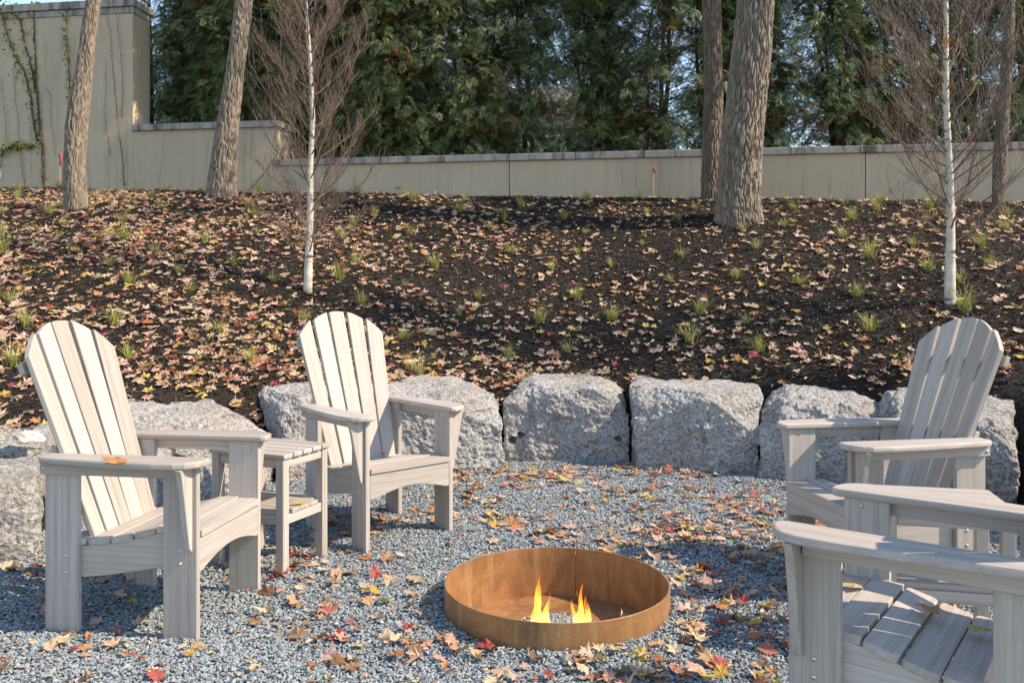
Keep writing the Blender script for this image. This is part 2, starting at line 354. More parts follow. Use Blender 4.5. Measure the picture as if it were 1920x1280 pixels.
# left and right flanks
n2 = 26000; x2 = np.where(rng.random(n2) < .55, rng.uniform(-4.9, -.8, n2), rng.uniform(1.2, 5.0, n2)); y2 = rng.uniform(4, 6.5, n2)
x = np.r_[x, x2]; y = np.r_[y, y2]
r = ring_r(x, y); keep = (r > 3.0) & (y < wall_y(x) - .02) & (np.abs(x) < y * .6 + .8); x, y = x[keep], y[keep]; n_ = len(x)
ln = rng.uniform(.014, .050, n_); wd = rng.uniform(.0035, .0095, n_)
P = np.stack([x, y, mulch_h(x, y) + rng.uniform(-.002, .020, n_)], 1)
S = np.zeros((n_, 3, 3)); S[:, 0, 0] = ln; S[:, 1, 1] = wd; S[:, 2, 2] = wd * .7
me = scatter('bark_chips', oct_v, oct_t, P, rotmats(n_, .38) @ S, [m_chip], rng.random(n_) ** 1.3, jitter=.3)
g = link('bark_mulch', me); tag(g, 'dark shredded bark mulch spread over the slope', 'mulch', kind='stuff')

# ------------------------------------------------------------ leaves
def maple(seed, curl=.25):
    g = np.random.default_rng(seed)
    ang = [-90, -62, -40, -18, -2, 14, 26, 40, 54, 68, 78, 90]
    rad = [.30, .58, .46, .62, .92, .66, .56, .72, .98, .70, .72, 1.08]
    pts = [(a, r_) for a, r_ in zip(ang, rad)]; pts += [(180 - a, r_) for a, r_ in zip(ang[-2:0:-1], rad[-2:0:-1])]
    V = [(0, 0, 0)]
    for a, r_ in pts:
        r_ *= g.uniform(.88, 1.1); a = R(a); V.append((math.cos(a) * r_, math.sin(a) * r_, 0))
    V = np.array(V); k = len(pts)
    ph = g.uniform(0, 6.28); rr = np.hypot(V[:, 0], V[:, 1])
    V[:, 2] = curl * rr ** 2 * (.55 + .6 * np.sin(2 * np.arctan2(V[:, 1], V[:, 0]) + ph)) + .10 * np.sin(5 * np.arctan2(V[:, 1], V[:, 0]) + ph) * rr
    T = [(0, 1 + i, 1 + (i + 1) % k) for i in range(k)]
    # stalk
    b = len(V); L = g.uniform(.7, 1.1)
    V = np.vstack([V, [(-.02, -.1, 0), (.03, -.1, 0), (.12 * g.uniform(-1, 1), -.1 - L, .12), (.035 + .12 * g.uniform(-1, 1), -.1 - L, .13)]])
    T += [(b, b + 1, b + 2), (b + 1, b + 3, b + 2)]
    return V * .52, T
def oval(seed):
    g = np.random.default_rng(seed); k = 8; V = [(0, 0, 0)]
    for i in range(k):
        a = 2 * math.pi * i / k; V.append((math.cos(a) * .5, math.sin(a) * .24 * (1 - .3 * math.cos(a)), .12 * abs(math.sin(a)) * g.uniform(.3, 1.6) + .1 * math.cos(a) * g.uniform(-1, 1)))
    return np.array(V), [(0, 1 + i, 1 + (i + 1) % k) for i in range(k)]
shapes = [maple(i, (.10, .18, .30, .42, -.2, -.35, .6)[i]) for i in range(7)] + [oval(i) for i in range(3)]
SLR = np.array([[1, 0, 0], [0, math.cos(R(20)), -math.sin(R(20))], [0, math.sin(R(20)), math.cos(R(20))]])
def leaf_M(n, size, tilt, slope=False):
    M_ = rotmats(n, tilt) * size[:, None, None]
    return SLR[None] @ M_ if slope else M_
def place_leaves(x, y, z, size, kind, tilt, group_sel=None):
    pass
def cl(n, cx, cy, sx, sy): return np.stack([rng.normal(cx, sx, n), rng.normal(cy, sy, n)], 1)
# photo-space clusters on the gravel (u, v): drifts by the boulders and right of the fire ring
C = [cl(110, 1000, 895, 110, 12), cl(120, 1260, 935, 130, 22), cl(150, 1330, 1010, 110, 20), cl(60, 1180, 985, 120, 18), cl(90, 1330, 1090, 90, 40),
     cl(34, 1120, 1240, 90, 18), cl(40, 1290, 1190, 90, 28), cl(30, 860, 1215, 70, 30), cl(34, 650, 1200, 110, 35), cl(26, 180, 1210, 90, 40),
     cl(24, 40, 1075, 40, 18), cl(70, 640, 985, 80, 16), cl(56, 880, 940, 60, 25), cl(24, 700, 1090, 60, 40), cl(20, 560, 1120, 50, 30), cl(30, 950, 985, 80, 14), cl(20, 1060, 1018, 60, 6),
     cl(130, 1150, 887, 230, 7), cl(60, 870, 915, 60, 14), cl(70, 1400, 960, 70, 22), cl(40, 1440, 1190, 60, 60), cl(30, 1250, 1270, 70, 10), cl(30, 520, 1060, 60, 20), cl(24, 1650, 1050, 120, 30), cl(40, 1900, 985, 60, 18)]
UV = np.vstack(C); uv2 = np.stack([rng.uniform(0, 1920, 260), rng.uniform(890, 1279, 260)], 1); UV = np.vstack([UV, uv2])
UV = UV[(UV[:, 1] > 872) & (UV[:, 1] < 1300)]
Y = F * CH / (UV[:, 1] - YH); X = (UV[:, 0] - 960) / F * Y
r = ring_r(X, Y); d = np.hypot(X - PX, Y - PY)
ok = (r < 2.92) & (d > PR + .05); X, Y = X[ok], Y[ok]
gl = [(X[i], Y[i], float(grav_h(X[i], Y[i])) + .012 + .012 * random.random(), 'g') for i in range(len(X))]
# slope leaves: density thins to the upper right
m_ = 25000; yy = 6.0 + (13.2 - 6.0) * rng.random(m_) ** .95; xx = rng.uniform(-1, 1, m_) * (.60 * yy + .8)
xx = np.r_[xx, rng.uniform(-4.8, -.8, 1700), rng.uniform(1.2, 4.8, 400)]; yy = np.r_[yy, rng.uniform(4.3, 6.3, 2100)]
r = ring_r(xx, yy)
dens = .27 + .62 * (1 - sstep(-5, 2.5, xx)) + .12 * sstep(9, 12.5, yy) + .5 * np.exp(-(r - 3.35) ** 2 / .2)
dens *= .7 + .45 * np.sin(xx * 1.7 + 2) * np.sin(yy * 1.9 + xx)
ok = (r > 3.12) & (yy < wall_y(xx) - .05) & (rng.random(len(xx)) < dens); xx, yy = xx[ok], yy[ok]
slh = mulch_h(xx, yy)
sl_ = [(xx[i], yy[i], float(slh[i]) + .012 + .012 * random.random(), 's') for i in range(len(xx))]
allv = []
for (x_, y_, z_, w_) in gl + sl_:
    q = random.random()
    if w_ == 'g': k = random.choices(LK, [11, 16, 42, 9, 22, 20])[0]
    else: k = random.choices(LK, [9 if x_ < 0 else 4, 12, 52, 11, 12, 26])[0]
    small = random.random() < (.5 if w_ == 'g' else .58)
    if small and k in ('red', 'pink'): small = random.random() < .3
    s = random.uniform(.030, .05) if small else random.choice([random.uniform(.045, .075), random.uniform(.06, .085), random.uniform(.075, .105)])
    sh = random.randrange(7, 10) if small and random.random() < .75 else random.randrange(7)
    allv.append((s / max(y_, 2.5), x_, y_, z_, w_, k, s, sh))
allv.sort(key=lambda a: -a[0])
near, rest = allv[:300], allv[300:]
lcache = {}
def leaf_mesh(sh, k, tb):
    key = (sh, k, tb)
    if key not in lcache:
        V, T = shapes[sh]; lcache[key] = np_mesh(f'{k}_leaf', V, T, [LEAF[k]], tone=np.full(len(V), .15 + .35 * tb))
    return lcache[key]
CN = {'red': 'deep red', 'orange': 'orange', 'tan': 'tan', 'yellow': 'yellow', 'brown': 'curled brown', 'pink': 'pale pink'}
def zone(x_, y_, w_):
    if w_ == 's':
        return 'on the mulch just above the boulders, ' + ('left side' if x_ < -1.5 else 'middle' if x_ < 1.2 else 'right side')
    dx, dy = x_ - PX, y_ - PY; d_ = math.hypot(dx, dy)
    if d_ < .95:
        if abs(dx) > abs(dy): return 'on the gravel just left of the fire ring' if dx < 0 else 'on the gravel just right of the fire ring'
        return 'on the gravel just in front of the fire ring' if dy < 0 else 'on the gravel just behind the fire ring'
    for nm_, ax_, ay_, rr_ in (('under the far left chair', -1.3, 3.7, .5), ('under the left side table', -1.2, 4.4, .28), ('under the second chair', -.75, 4.9, .45), ('under the right fan backed chair', 1.7, 3.95, .5), ('under the nearest right chair', 1.2, 2.6, .45)):
        if math.hypot(x_ - ax_, y_ - ay_) < rr_: return 'on the gravel ' + nm_
    if ring_r(x_, y_) > 2.45 and y_ > 5: return 'on the gravel at the boulders, ' + ('left of the drilled boulder' if x_ < 0 else 'below the drilled boulder' if x_ < .9 else 'right of the drilled boulder')
    if y_ < 3.3: return 'on the near gravel ' + ('at bottom left' if x_ < -1 else 'at bottom centre' if x_ < .7 else 'at bottom right')
    if x_ < -1.5: return 'on the gravel left of the far left chair'
    return 'on the gravel ' + ('between left chairs and fire ring' if x_ < -.1 and y_ < 4.6 else 'in the middle, behind the fire ring' if x_ < .75 else 'between fire ring and right chairs')
for a in near:
    _, x_, y_, z_, w_, k, s, sh = a
    o = link('fallen_leaf', leaf_mesh(sh, k, random.randrange(3)))
    o.location = (x_, y_, z_); o.scale = (s, s, s); o.rotation_euler = (random.gauss(0, .28) , random.gauss(0, .28), random.uniform(0, 6.28))
    if w_ == 's': o.rotation_mode = 'XYZ'; Mq = Matrix.Rotation(R(20), 3, 'X') @ o.rotation_euler.to_matrix(); o.rotation_euler = Mq.to_euler()
    zt = zone(x_, y_, w_); kn = 'oval' if sh > 6 else 'maple'
    tag(o, f'{CN[k]} fallen {kn} leaf {zt}', 'leaf', f'{CN[k]} {kn} leaves {zt}')
for w_, nm, lb in (('g', 'gravel_leaf_litter', 'small scattered autumn leaves lying over the gravel'), ('s', 'slope_leaf_litter', 'scattered fallen maple leaves covering the mulch slope')):
    Vs, Ts, mi, tn, off = [], [], [], [], 0
    for (_, x_, y_, z_, ww, k, s, sh) in rest:
        if ww != w_: continue
        V, T = shapes[sh]; Mx = rotmats(1, .22)[0] * s * (1.25 if ww == 's' else 1)
        if ww == 's': Mx = SLR @ Mx
        Vs.append(V @ Mx.T + np.array([x_, y_, z_])); Ts.append(np.array(T) + off); off += len(V); mi += [LK.index(k)] * len(T); tn += [random.random()] * len(V)
    if Vs:
        me = np_mesh(nm, np.vstack(Vs), np.vstack(Ts), [LEAF[k] for k in LK], mi, tn); o = link(nm, me); tag(o, lb, 'leaves', kind='stuff')
# crumbs: tiny leaf fragments on both surfaces
def crumbs(nm, lb, n, xs_, ys_, hf, rmin, rmax):
    x = rng.uniform(*xs_, n); y = rng.uniform(*ys_, n); r = ring_r(x, y); k = (r > rmin) & (r < rmax) & (np.abs(x) < .6 * y + .8) & (y < wall_y(x) - .05)
    if rmax < 4: k &= np.hypot(x - PX, y - PY) > PR + .03
    x, y = x[k], y[k]; n = len(x); V, T = oval(5); s = rng.uniform(.010, .028, n)
    P = np.stack([x, y, hf(x, y) + .010 + rng.uniform(0, .006, n)], 1); mi = rng.choice(6, n, p=[.07, .13, .40, .16, .18, .06])
    me = scatter(nm, V, T, P, leaf_M(n, s, .4, rmax > 4), [LEAF[k] for k in LK], rng.random(n), mi); o = link(nm, me); tag(o, lb, 'leaf fragments', kind='stuff')
crumbs('gravel_leaf_crumbs', 'tiny dry leaf fragments between the gravel chips', 5200, (-4, 4), (2.8, 7), grav_h, 0, 2.95)
crumbs('slope_leaf_crumbs', 'tiny dry leaf fragments in the bark mulch', 15000, (-8.5, 8), (5, 13.6), mulch_h, 3.15, 30)

# ------------------------------------------------------------ grass tufts
def tuft(seed):
    g = np.random.default_rng(seed); V, T, tn = [], [], []
    for i in range(85):
        a = g.uniform(0, 6.28); L = g.uniform(.08, .24); lean = g.uniform(.15, 1.3); b = len(V); w = .0022 + .0014 * g.random(); tone = g.random()
        px_, py_ = g.normal(0, .015, 2); sx, sy = -math.sin(a) * w, math.cos(a) * w
        for j, t in enumerate((0, .4, .75, 1)):
            rr = L * (math.sin(lean) * t ** 1.6); zz = L * t * (1 - .35 * math.sin(lean) * t); ww = (1 - t * .85)
            V += [(px_ + math.cos(a) * rr + sx * ww, py_ + math.sin(a) * rr + sy * ww, zz), (px_ + math.cos(a) * rr - sx * ww, py_ + math.sin(a) * rr - sy * ww, zz)]; tn += [tone * (.5 + .5 * t)] * 2
        for j in range(3): q = b + 2 * j; T += [(q, q + 1, q + 3), (q, q + 3, q + 2)]
    return np_mesh('grass_tuft', np.array(V), T, [m_grass], tone=tn)
tufts = [tuft(i) for i in range(5)]; used_g = {}
gp = []
for j, yy_ in enumerate(np.arange(4.6, 13.4, .62)):
    for i, xx_ in enumerate(np.arange(-9.2, 8.8, .86)):
        x_ = xx_ + (.4 if j % 2 else 0) + random.gauss(0, .17); y_ = yy_ + random.gauss(0, .14)
        if abs(x_) < .6 * y_ + .7 and ring_r(x_, y_) > 3.5 and y_ < wall_y(x_) - .12: gp.append((x_, y_))
for (x_, y_) in gp:
    o = link('grass_tuft', random.choice(tufts)); s = random.choice([random.uniform(.55, .9), random.uniform(.85, 1.35)]); o.scale = (s, s, s * random.uniform(.65, 1.0))
    o.location = (x_, y_, float(mulch_h(x_, y_)) - .005); o.rotation_euler = (0, 0, random.uniform(0, 6.28))
    zt = 'at the foot of the wall' if y_ > wall_y(x_) - 1. else ('midway up the slope' if y_ > 8.6 else 'low on the slope')
    u_ = 960 + F * x_ / y_
    lm = next(b_ for a_, b_ in ((90, 'at the left edge'), (250, 'below the leaning pale trunk'), (460, 'below the stout leaning trunk'), (560, 'left of the left birch'), (680, 'right of the left birch'), (880, 'below the white marker flag'), (1050, 'below the first wall joint'),
              (1290, 'below the pink topped stake'), (1450, 'below the thickest trunk'), (1620, 'below the right wall joint'), (1760, 'left of the right birch'), (9999, 'right of the right birch')) if u_ < a_)
    sz = 'tiny' if s < .65 else 'small' if s < .9 else 'bushy'
    lb_ = f'{sz} yellowish grass tuft {zt}, {lm}'; used_g[lb_] = used_g.get(lb_, 0) + 1
    if used_g[lb_] > 1: lb_ = lb_.replace('tuft ', ('tuft, higher, ' if used_g[lb_] == 2 else 'tuft, highest, '))
    tag(o, lb_, 'grass tuft', 'grass tufts planted over the mulch slope')

# ------------------------------------------------------------ walls
e = Vector((1, WK, 0)).normalized(); nrm = Vector((e.y, -e.x, 0))           # along the wall; towards the camera
WROT = math.atan2(e.y, e.x)
def wall_s(u, back=0.):
    """distance along the wall face from x=0 for photo column u"""
    k = (u - 960) / F; Yw = W0 / (1 - WK * k); x = k * Yw; return x / e.x
wall_o = Vector((0, W0, 0))
def WP(s, d, z): p = wall_o + e * s - nrm * d; return Vector((p.x, p.y, z))   # d = depth behind the face
def wall_px(u, v, proud=.01):
    k = (u - 960) / F; Yw = W0 / (1 - WK * k); p = W(u, v, Yw); return p + nrm * proud
def bx(s0, s1, d0, d1, z0, z1, bev=.0):
    bm = bmesh.new(); bmesh.ops.create_cube(bm, size=1)
    for v_ in bm.verts: v_.co = Vector((s0 + (s1 - s0) * (v_.co.x + .5), d0 + (d1 - d0) * (v_.co.y + .5), z0 + (z1 - z0) * (v_.co.z + .5)))
    if bev: bmesh.ops.bevel(bm, geom=bm.edges[:], offset=bev, segments=2, affect='EDGES', profile=.5)
    me = bpy.data.meshes.new('block'); bm.to_mesh(me); bm.free(); return me
def wallthing(name, label):
    return thing(name, label, 'wall', wall_o, WROT)
zl, zm, zt_ = 3.34, 3.94, 5.93
s_a, s_b = wall_s(249), wall_s(521)
TH = .48
tw = wallthing('tall_wall', 'tall beige stucco wall with thin climbing vines, at far left')
link('wall_body', bx(-22, s_a, 0, TH, 1.5, zt_ - .22), tw, m_stucco)
link('frieze', bx(-22, s_a + .02, -.02, TH + .02, zt_ - .22, zt_ - .12, .006), tw, m_capst)
for i, s in enumerate(np.arange(s_a + .05 - 1.3 * 12, s_a, 1.3)): link('cap_stone', bx(s + .004, s + 1.296, -.06, TH + .06, zt_ - .12, zt_, .008), tw, m_capst)
mw = wallthing('stepped_wall', 'beige wall section one step below the tall wall, behind two trunks')
link('wall_body', bx(s_a, s_b, .004, TH, 1.5, zm - .10), mw, m_stucco)
k = np.linspace(s_a + .004, s_b + .05, 4)
for i in range(3): link('cap_stone', bx(k[i] + .003, k[i + 1] - .003, -.05, TH + .05, zm - .10, zm, .008), mw, m_capst)
lw_ = wallthing('garden_wall', 'long low beige stucco wall with stone coping below the evergreen hedge')
js = [s_b, wall_s(955), wall_s(1623), wall_s(2290)]
for i in range(3): link('wall_panel', bx(js[i] + (.006 if i else 0), js[i + 1] - .006, 0, TH, 1.5, zl - .10, .003), lw_, m_stucco)
link('joint_filler', bx(s_b + .01, js[3] - .02, .02, TH - .02, 1.5, zl - .11), lw_, m_dark)
cs = [s_b - .045] + [wall_s(u) for u in (590, 716, 834, 955, 1080, 1208, 1330, 1482, 1612, 1750, 1880, 2010, 2140, 2290)]
for i in range(len(cs) - 1): link('cap_stone', bx(cs[i] + .004, cs[i + 1] - .004, -.05, TH + .05, zl - .10, zl, .008), lw_, m_capst)

# ------------------------------------------------------------ boulders
def boulder(name, label, FL, FR, depth, hf, hb, seed, cuts=56, holes=(), push=.0):
    FL = Vector((FL[0], FL[1])); FR = Vector((FR[0], FR[1])); ax = (FR - FL); w = ax.length; ax.normalize(); bk = Vector((-ax.y, ax.x))
    if bk.dot((FL + FR) / 2 - Vector((CX, CY))) < 0: bk = -bk
    g = random.Random(seed)
    bm = bmesh.new(); bmesh.ops.create_cube(bm, size=2); bmesh.ops.subdivide_edges(bm, edges=bm.edges[:], cuts=cuts, use_grid_fill=True)
    planes = []
    for i in range(7):
        d = Vector((g.uniform(-1, 1), g.uniform(-1, .8), g.uniform(-.1, 1))).normalized(); planes.append((d, g.uniform(.98, 1.14)))
    planes.append((Vector((g.uniform(-.2, .2), -.75, .66)).normalized(), g.uniform(1.12, 1.25)))
    h0 = (hf + hb) / 2; off = Vector((seed * 3.1, seed * 1.7, 0))
    c0 = (FL + FR) / 2 + bk * depth / 2
    PV = []
    for v_ in bm.verts:
        p = v_.co.copy(); k = 34.
        q = (abs(p.x) ** k + abs(p.y) ** k + abs(p.z) ** k) ** (1 / k); p /= q
        for d, t in planes:
            e_ = p.dot(d) - t * (abs(d.x) + abs(d.y) + abs(d.z)) ** .5 * .92
            if e_ > 0: p -= d * e_ * .9
        PV.append(p)
    mnx, mxx = min(p.x for p in PV), max(p.x for p in PV); mxz = max(p.z for p in PV); mny = min(p.y for p in PV)
    for v_, p in zip(bm.verts, PV):
        p = Vector(((p.x - mnx) / (mxx - mnx) * 2 - 1, p.y if p.y > 0 else p.y / -mny, p.z if p.z < 0 else p.z / mxz))
        nd = p.normalized()
        hgt = hf + (hb - hf) * (p.y + 1) / 2
        P3 = Vector((p.x * w / 2, p.y * depth / 2 + (push * (p.z + 1) / 2), (p.z + 1) / 2 * (hgt + .10) - .10))
        s = P3 + off
        a = noise.fractal(s * 2.2, 1, 2, 3) * .030 + (noise.ridged_multi_fractal(s * 4.5, .9, 2, 3, 1., 2.) - 1.2) * .012 + noise.fractal(s * 11, .9, 2, 3) * .015 + noise.fractal(s * 34, .8, 2, 2) * .009
        sv = s * 2.6; c_ = noise.voronoi(sv)[1][0]; hv = noise.noise_vector(c_ * 7.3)
        sv2 = s * 6.5; c2 = noise.voronoi(sv2)[1][0]; hv2 = noise.noise_vector(c2 * 5.1)
        a += max(-.03, min(.03, (sv - c_).dot(hv) * .055)) + max(-.014, min(.014, (sv2 - c2).dot(hv2) * .028))
        P3 += Vector((nd.x, nd.y, nd.z * .7)) * a
        for (hx, hz, hr) in holes:
            if p.y < -.2:
                dd = math.hypot(P3.x - hx, P3.z - hz)
                if dd < hr * 1.3: P3.y += .09 * (1 - float(sstep(hr * .8, hr * 1.3, dd)))
        v_.co = P3
    me = bpy.data.meshes.new(name); bm.to_mesh(me); bm.free(); me.materials.append(m_granite)
    me.polygons.foreach_set('use_smooth', np.zeros(len(me.polygons), bool))
    o = link('boulder', me); o.location = (c0.x, c0.y, 0); o.rotation_euler = (0, 0, math.atan2(ax.y, ax.x))
    return tag(o, label, 'boulder', 'granite boulders edging the seating circle')
def gp2(u, v): p = G(u, v); return (p.x, p.y)
boulder('boulder', 'low rounded white granite boulder at the left edge behind the nearest left chair leg', (-3.15, 3.95), gp2(68, 1046), .6, .38, .42, 1)
boulder('boulder', 'broad pale boulder with the pale stone flake on top, beside the left chair', (-3.25, 4.55), (-2.36, 5.05), .9, .50, .57, 2, push=.08)
boulder('boulder', 'wide flat topped granite boulder with a grey broken face behind the left table', (-2.30, 5.05), (-1.62, 6.02), 1.05, .50, .70, 3, push=.06)
boulder('boulder', 'small granite boulder mostly hidden behind the second chair', (-1.60, 6.05), (-1.22, 6.36), .8, .60, .62, 4)
boulder('boulder', 'granite boulder with a rising top beside the second chair arm', (-1.20, 6.38), gp2(947, 876), .8, .545, .63, 5)
boulder('boulder', 'squarish granite boulder with two drill holes, in the middle of the row', gp2(944, 866), gp2(1177, 868), .75, .58, .63, 6, cuts=60,
        holes=((-.345, .21, .021), (-.41, .17, .025), (.41, .19, .018)))
boulder('boulder', 'broad blocky granite boulder right of the drilled one', gp2(1170, 878), gp2(1426, 893), .85, .58, .62, 7)
boulder('boulder', 'granite boulder with a sloping white top, left of the right chair back', gp2(1422, 897), gp2(1690, 915), .9, .52, .66, 9, push=.05)
boulder('boulder', 'small dark topped boulder tucked behind the right chair back', (2.52, 5.98), (2.95, 5.75), .6, .58, .62, 8)
boulder('boulder', 'large pale topped boulder behind the right chair rear leg', (2.46, 5.68), gp2(1906, 952), .95, .58, .66, 10)
boulder('boulder', 'boulder cut by the right edge of the picture', gp2(1914, 985), (3.3, 4.1), .9, .56, .62, 11)

# ------------------------------------------------------------ fire ring
fr = thing('fire_pit', 'round rusty steel fire pit ring set in the gravel', 'fire pit', (PX, PY, 0))
def ring_mesh(r0, r1, z0, z1, k=128):
    prof = [(r0, z0), (r0, z1 - .001), (r0 + .001, z1), (r1 - .001, z1), (r1, z1 - .001), (r1, z0)]; V = []; T = []
    for i in range(k):
        a = 2 * math.pi * i / k
        for r_, z_ in prof: V.append((math.cos(a) * r_, math.sin(a) * r_, z_))
    m = len(prof)
    for i in range(k):
        for j in range(m):
            q = i * m + j; q2 = i * m + (j + 1) % m; q3 = ((i + 1) % k) * m + (j + 1) % m; q4 = ((i + 1) % k) * m + j; T.append((q, q4, q3, q2))
    return np_mesh('ring', V, T, [m_rust], smooth=False)
me = ring_mesh(PR - .007, PR, -.16, PH); link('ring_wall', me, fr)
def disc(r_, z_, mat, name='disc', k=64, dish=0.):
    V = [(0, 0, z_ - dish)]; T = []
    for q in (.5, 1.):
        for i in range(k): a = 2 * math.pi * i / k; V.append((math.cos(a) * r_ * q, math.sin(a) * r_ * q, z_ - dish * (1 - q * q)))
    T = [(0, 1 + i, 1 + (i + 1) % k) for i in range(k)]
    T += [(1 + i, 1 + k + i, 1 + k + (i + 1) % k) for i in range(k)] + [(1 + i, 1 + k + (i + 1) % k, 1 + (i + 1) % k) for i in range(k)]
    return np_mesh(name, V, T, [mat], smooth=True)
link('base_plate', disc(PR - .008, -.115, m_rust), fr)
link('burner_pan', ring_mesh(.190, .194, -.114, -.098, 64), fr)
tb = Tubes(); a = R(76); tb.add([(math.cos(a) * (PR - .008), math.sin(a) * (PR - .008), -.1), (math.cos(a + .004) * (PR - .008), math.sin(a + .004) * (PR - .008), 0), (math.cos(a) * (PR - .008), math.sin(a) * (PR - .008), PH - .012)], .0022, 6)
link('weld_seam', tb.mesh('weld', m_rust), fr)
n_ = 2200; rr = .188 * np.sqrt(rng.random(n_)); aa = rng.uniform(0, 6.28, n_)
P = np.stack([rr * np.cos(aa), rr * np.sin(aa), -.104 + .012 * (1 - (rr / .19) ** 2) + rng.uniform(-.004, .006, n_)], 1)
me = scatter('burner_stone', oct_v, oct_t, P, rotmats(n_) * rng.uniform(.006, .011, n_)[:, None, None], [m_gravel], .35 + .65 * rng.random(n_), jitter=.3)
o = link('burner_stones', me, fr); o['kind'] = 'stuff'
def flame(h, r_, seed, lean=0.):
    V, T = [], []; k, m = 20, 26
    for i in range(m + 1):
        t = i / m; rad = r_ * (math.sin(min(1, t * 3.2 + .25) * math.pi / 2)) * (1 - t) ** .85 + .0004
        ox = lean * t * t + .010 * math.sin(t * 7 + seed) * t; oy = .006 * math.sin(t * 9 + seed * 2) * t
        for j in range(k):
            a_ = 2 * math.pi * j / k; q = rad * (1 + .32 * math.sin(2 * a_ + t * 4 + seed) + .16 * math.sin(5 * a_ + seed - t * 5))
            V.append((ox + math.cos(a_) * q, oy + math.sin(a_) * q, h * t))
    for i in range(m):
        for j in range(k): q = i * k + j; q2 = i * k + (j + 1) % k; T.append((q, q2, q2 + k, q + k))
    return np_mesh('flame', V, T, [m_flame], smooth=True)
for nm, lab, (u, v_), parts in (('flame', 'tall narrow yellow flame left of centre in the fire pit', (1013, 1153), [(.245, .015, 1, 0), (.17, .024, 2, .010), (.20, .012, 4, .012), (.12, .028, 7, .004), (.22, .009, 9, -.006), (.14, .018, 14, .01)]),
                             ('flame', 'tiny flame tongue at the left of the burner stones', (996, 1153), [(.095, .010, 3, 0)]),
                             ('flame', 'broad bright yellow flame right of centre in the fire pit', (1089, 1160), [(.16, .022, 5, .004), (.215, .013, 6, .016), (.13, .030, 8, -.008), (.18, .012, 10, -.002), (.14, .018, 12, -.02), (.15, .024, 15, .012)])):
    p = W(u, v_, PY - (.02 if u < 1050 else .04)); t_ = thing(nm, lab, 'flame', (p.x, p.y, -.098))
    for (h, r_, sd_, ln_) in parts:
        o = link('flame_tongue', flame(h + .015, r_, sd_, ln_), t_); o.location = (random.uniform(-.026, .026), random.uniform(-.02, .02), 0)

# ------------------------------------------------------------ furniture
def board(outline, T, bev=.0035, mat=m_lumber):
    """outline in XY (long axis X), thickness T centred on Z"""
    bm = bmesh.new(); vs = [bm.verts.new((x, y, -T / 2)) for x, y in outline]; f = bm.faces.new(vs)
    r_ = bmesh.ops.extrude_face_region(bm, geom=[f]); bmesh.ops.translate(bm, verts=[v for v in r_['geom'] if isinstance(v, bmesh.types.BMVert)], vec=(0, 0, T))
    bmesh.ops.recalc_face_normals(bm, faces=bm.faces[:])
    if bev:
        ed = [e_ for e_ in bm.edges if len(e_.link_faces) == 2 and e_.calc_face_angle(0) > .5]
        bmesh.ops.bevel(bm, geom=ed, offset=bev, segments=2, affect='EDGES', profile=.5, clamp_overlap=True)
    me = bpy.data.meshes.new('board'); bm.to_mesh(me); bm.free(); me.materials.append(mat)
    me.polygons.foreach_set('use_smooth', np.zeros(len(me.polygons), bool)); return me
def rect(L, w): return [(-L / 2, -w / 2), (L / 2, -w / 2), (L / 2, w / 2), (-L / 2, w / 2)]
def put(name, me, parent, origin, xa, ya):
    xa = Vector(xa).normalized(); ya = Vector(ya); za = xa.cross(ya).normalized(); ya = za.cross(xa)
    o = link(name, me, parent); M = Matrix((xa, ya, za)).transposed().to_4x4(); M.translation = Vector(origin)
    o.matrix_local = M; return o
def screwmesh(r_):
    V = [(0, 0, .5 * r_)]; k = 10
    for q, z_ in ((.6, .38), (1, .05), (1, -.4)):
        for i in range(k): V.append((math.cos(6.2832 * i / k) * r_ * q, math.sin(6.2832 * i / k) * r_ * q, z_ * r_))
    T = [(0, 1 + i, 1 + (i + 1) % k) for i in range(k)]
    for a_ in (0, 1):
        for i in range(k): q = 1 + a_ * k + i; q2 = 1 + a_ * k + (i + 1) % k; T += [(q, q + k, q2 + k), (q, q2 + k, q2)]
    return np_mesh('screw', V, T, [m_steel], smooth=True)
scr = screwmesh(.0075)
cw, ct, cL, cha, cd = .282, .0265, .4993, .668, .14
def Lc(lat, fwd, z): return Vector((-lat, -fwd, z))        # lat: + = sitter's right
UP = (0, 0, 1); FW = (0, -1, 0)
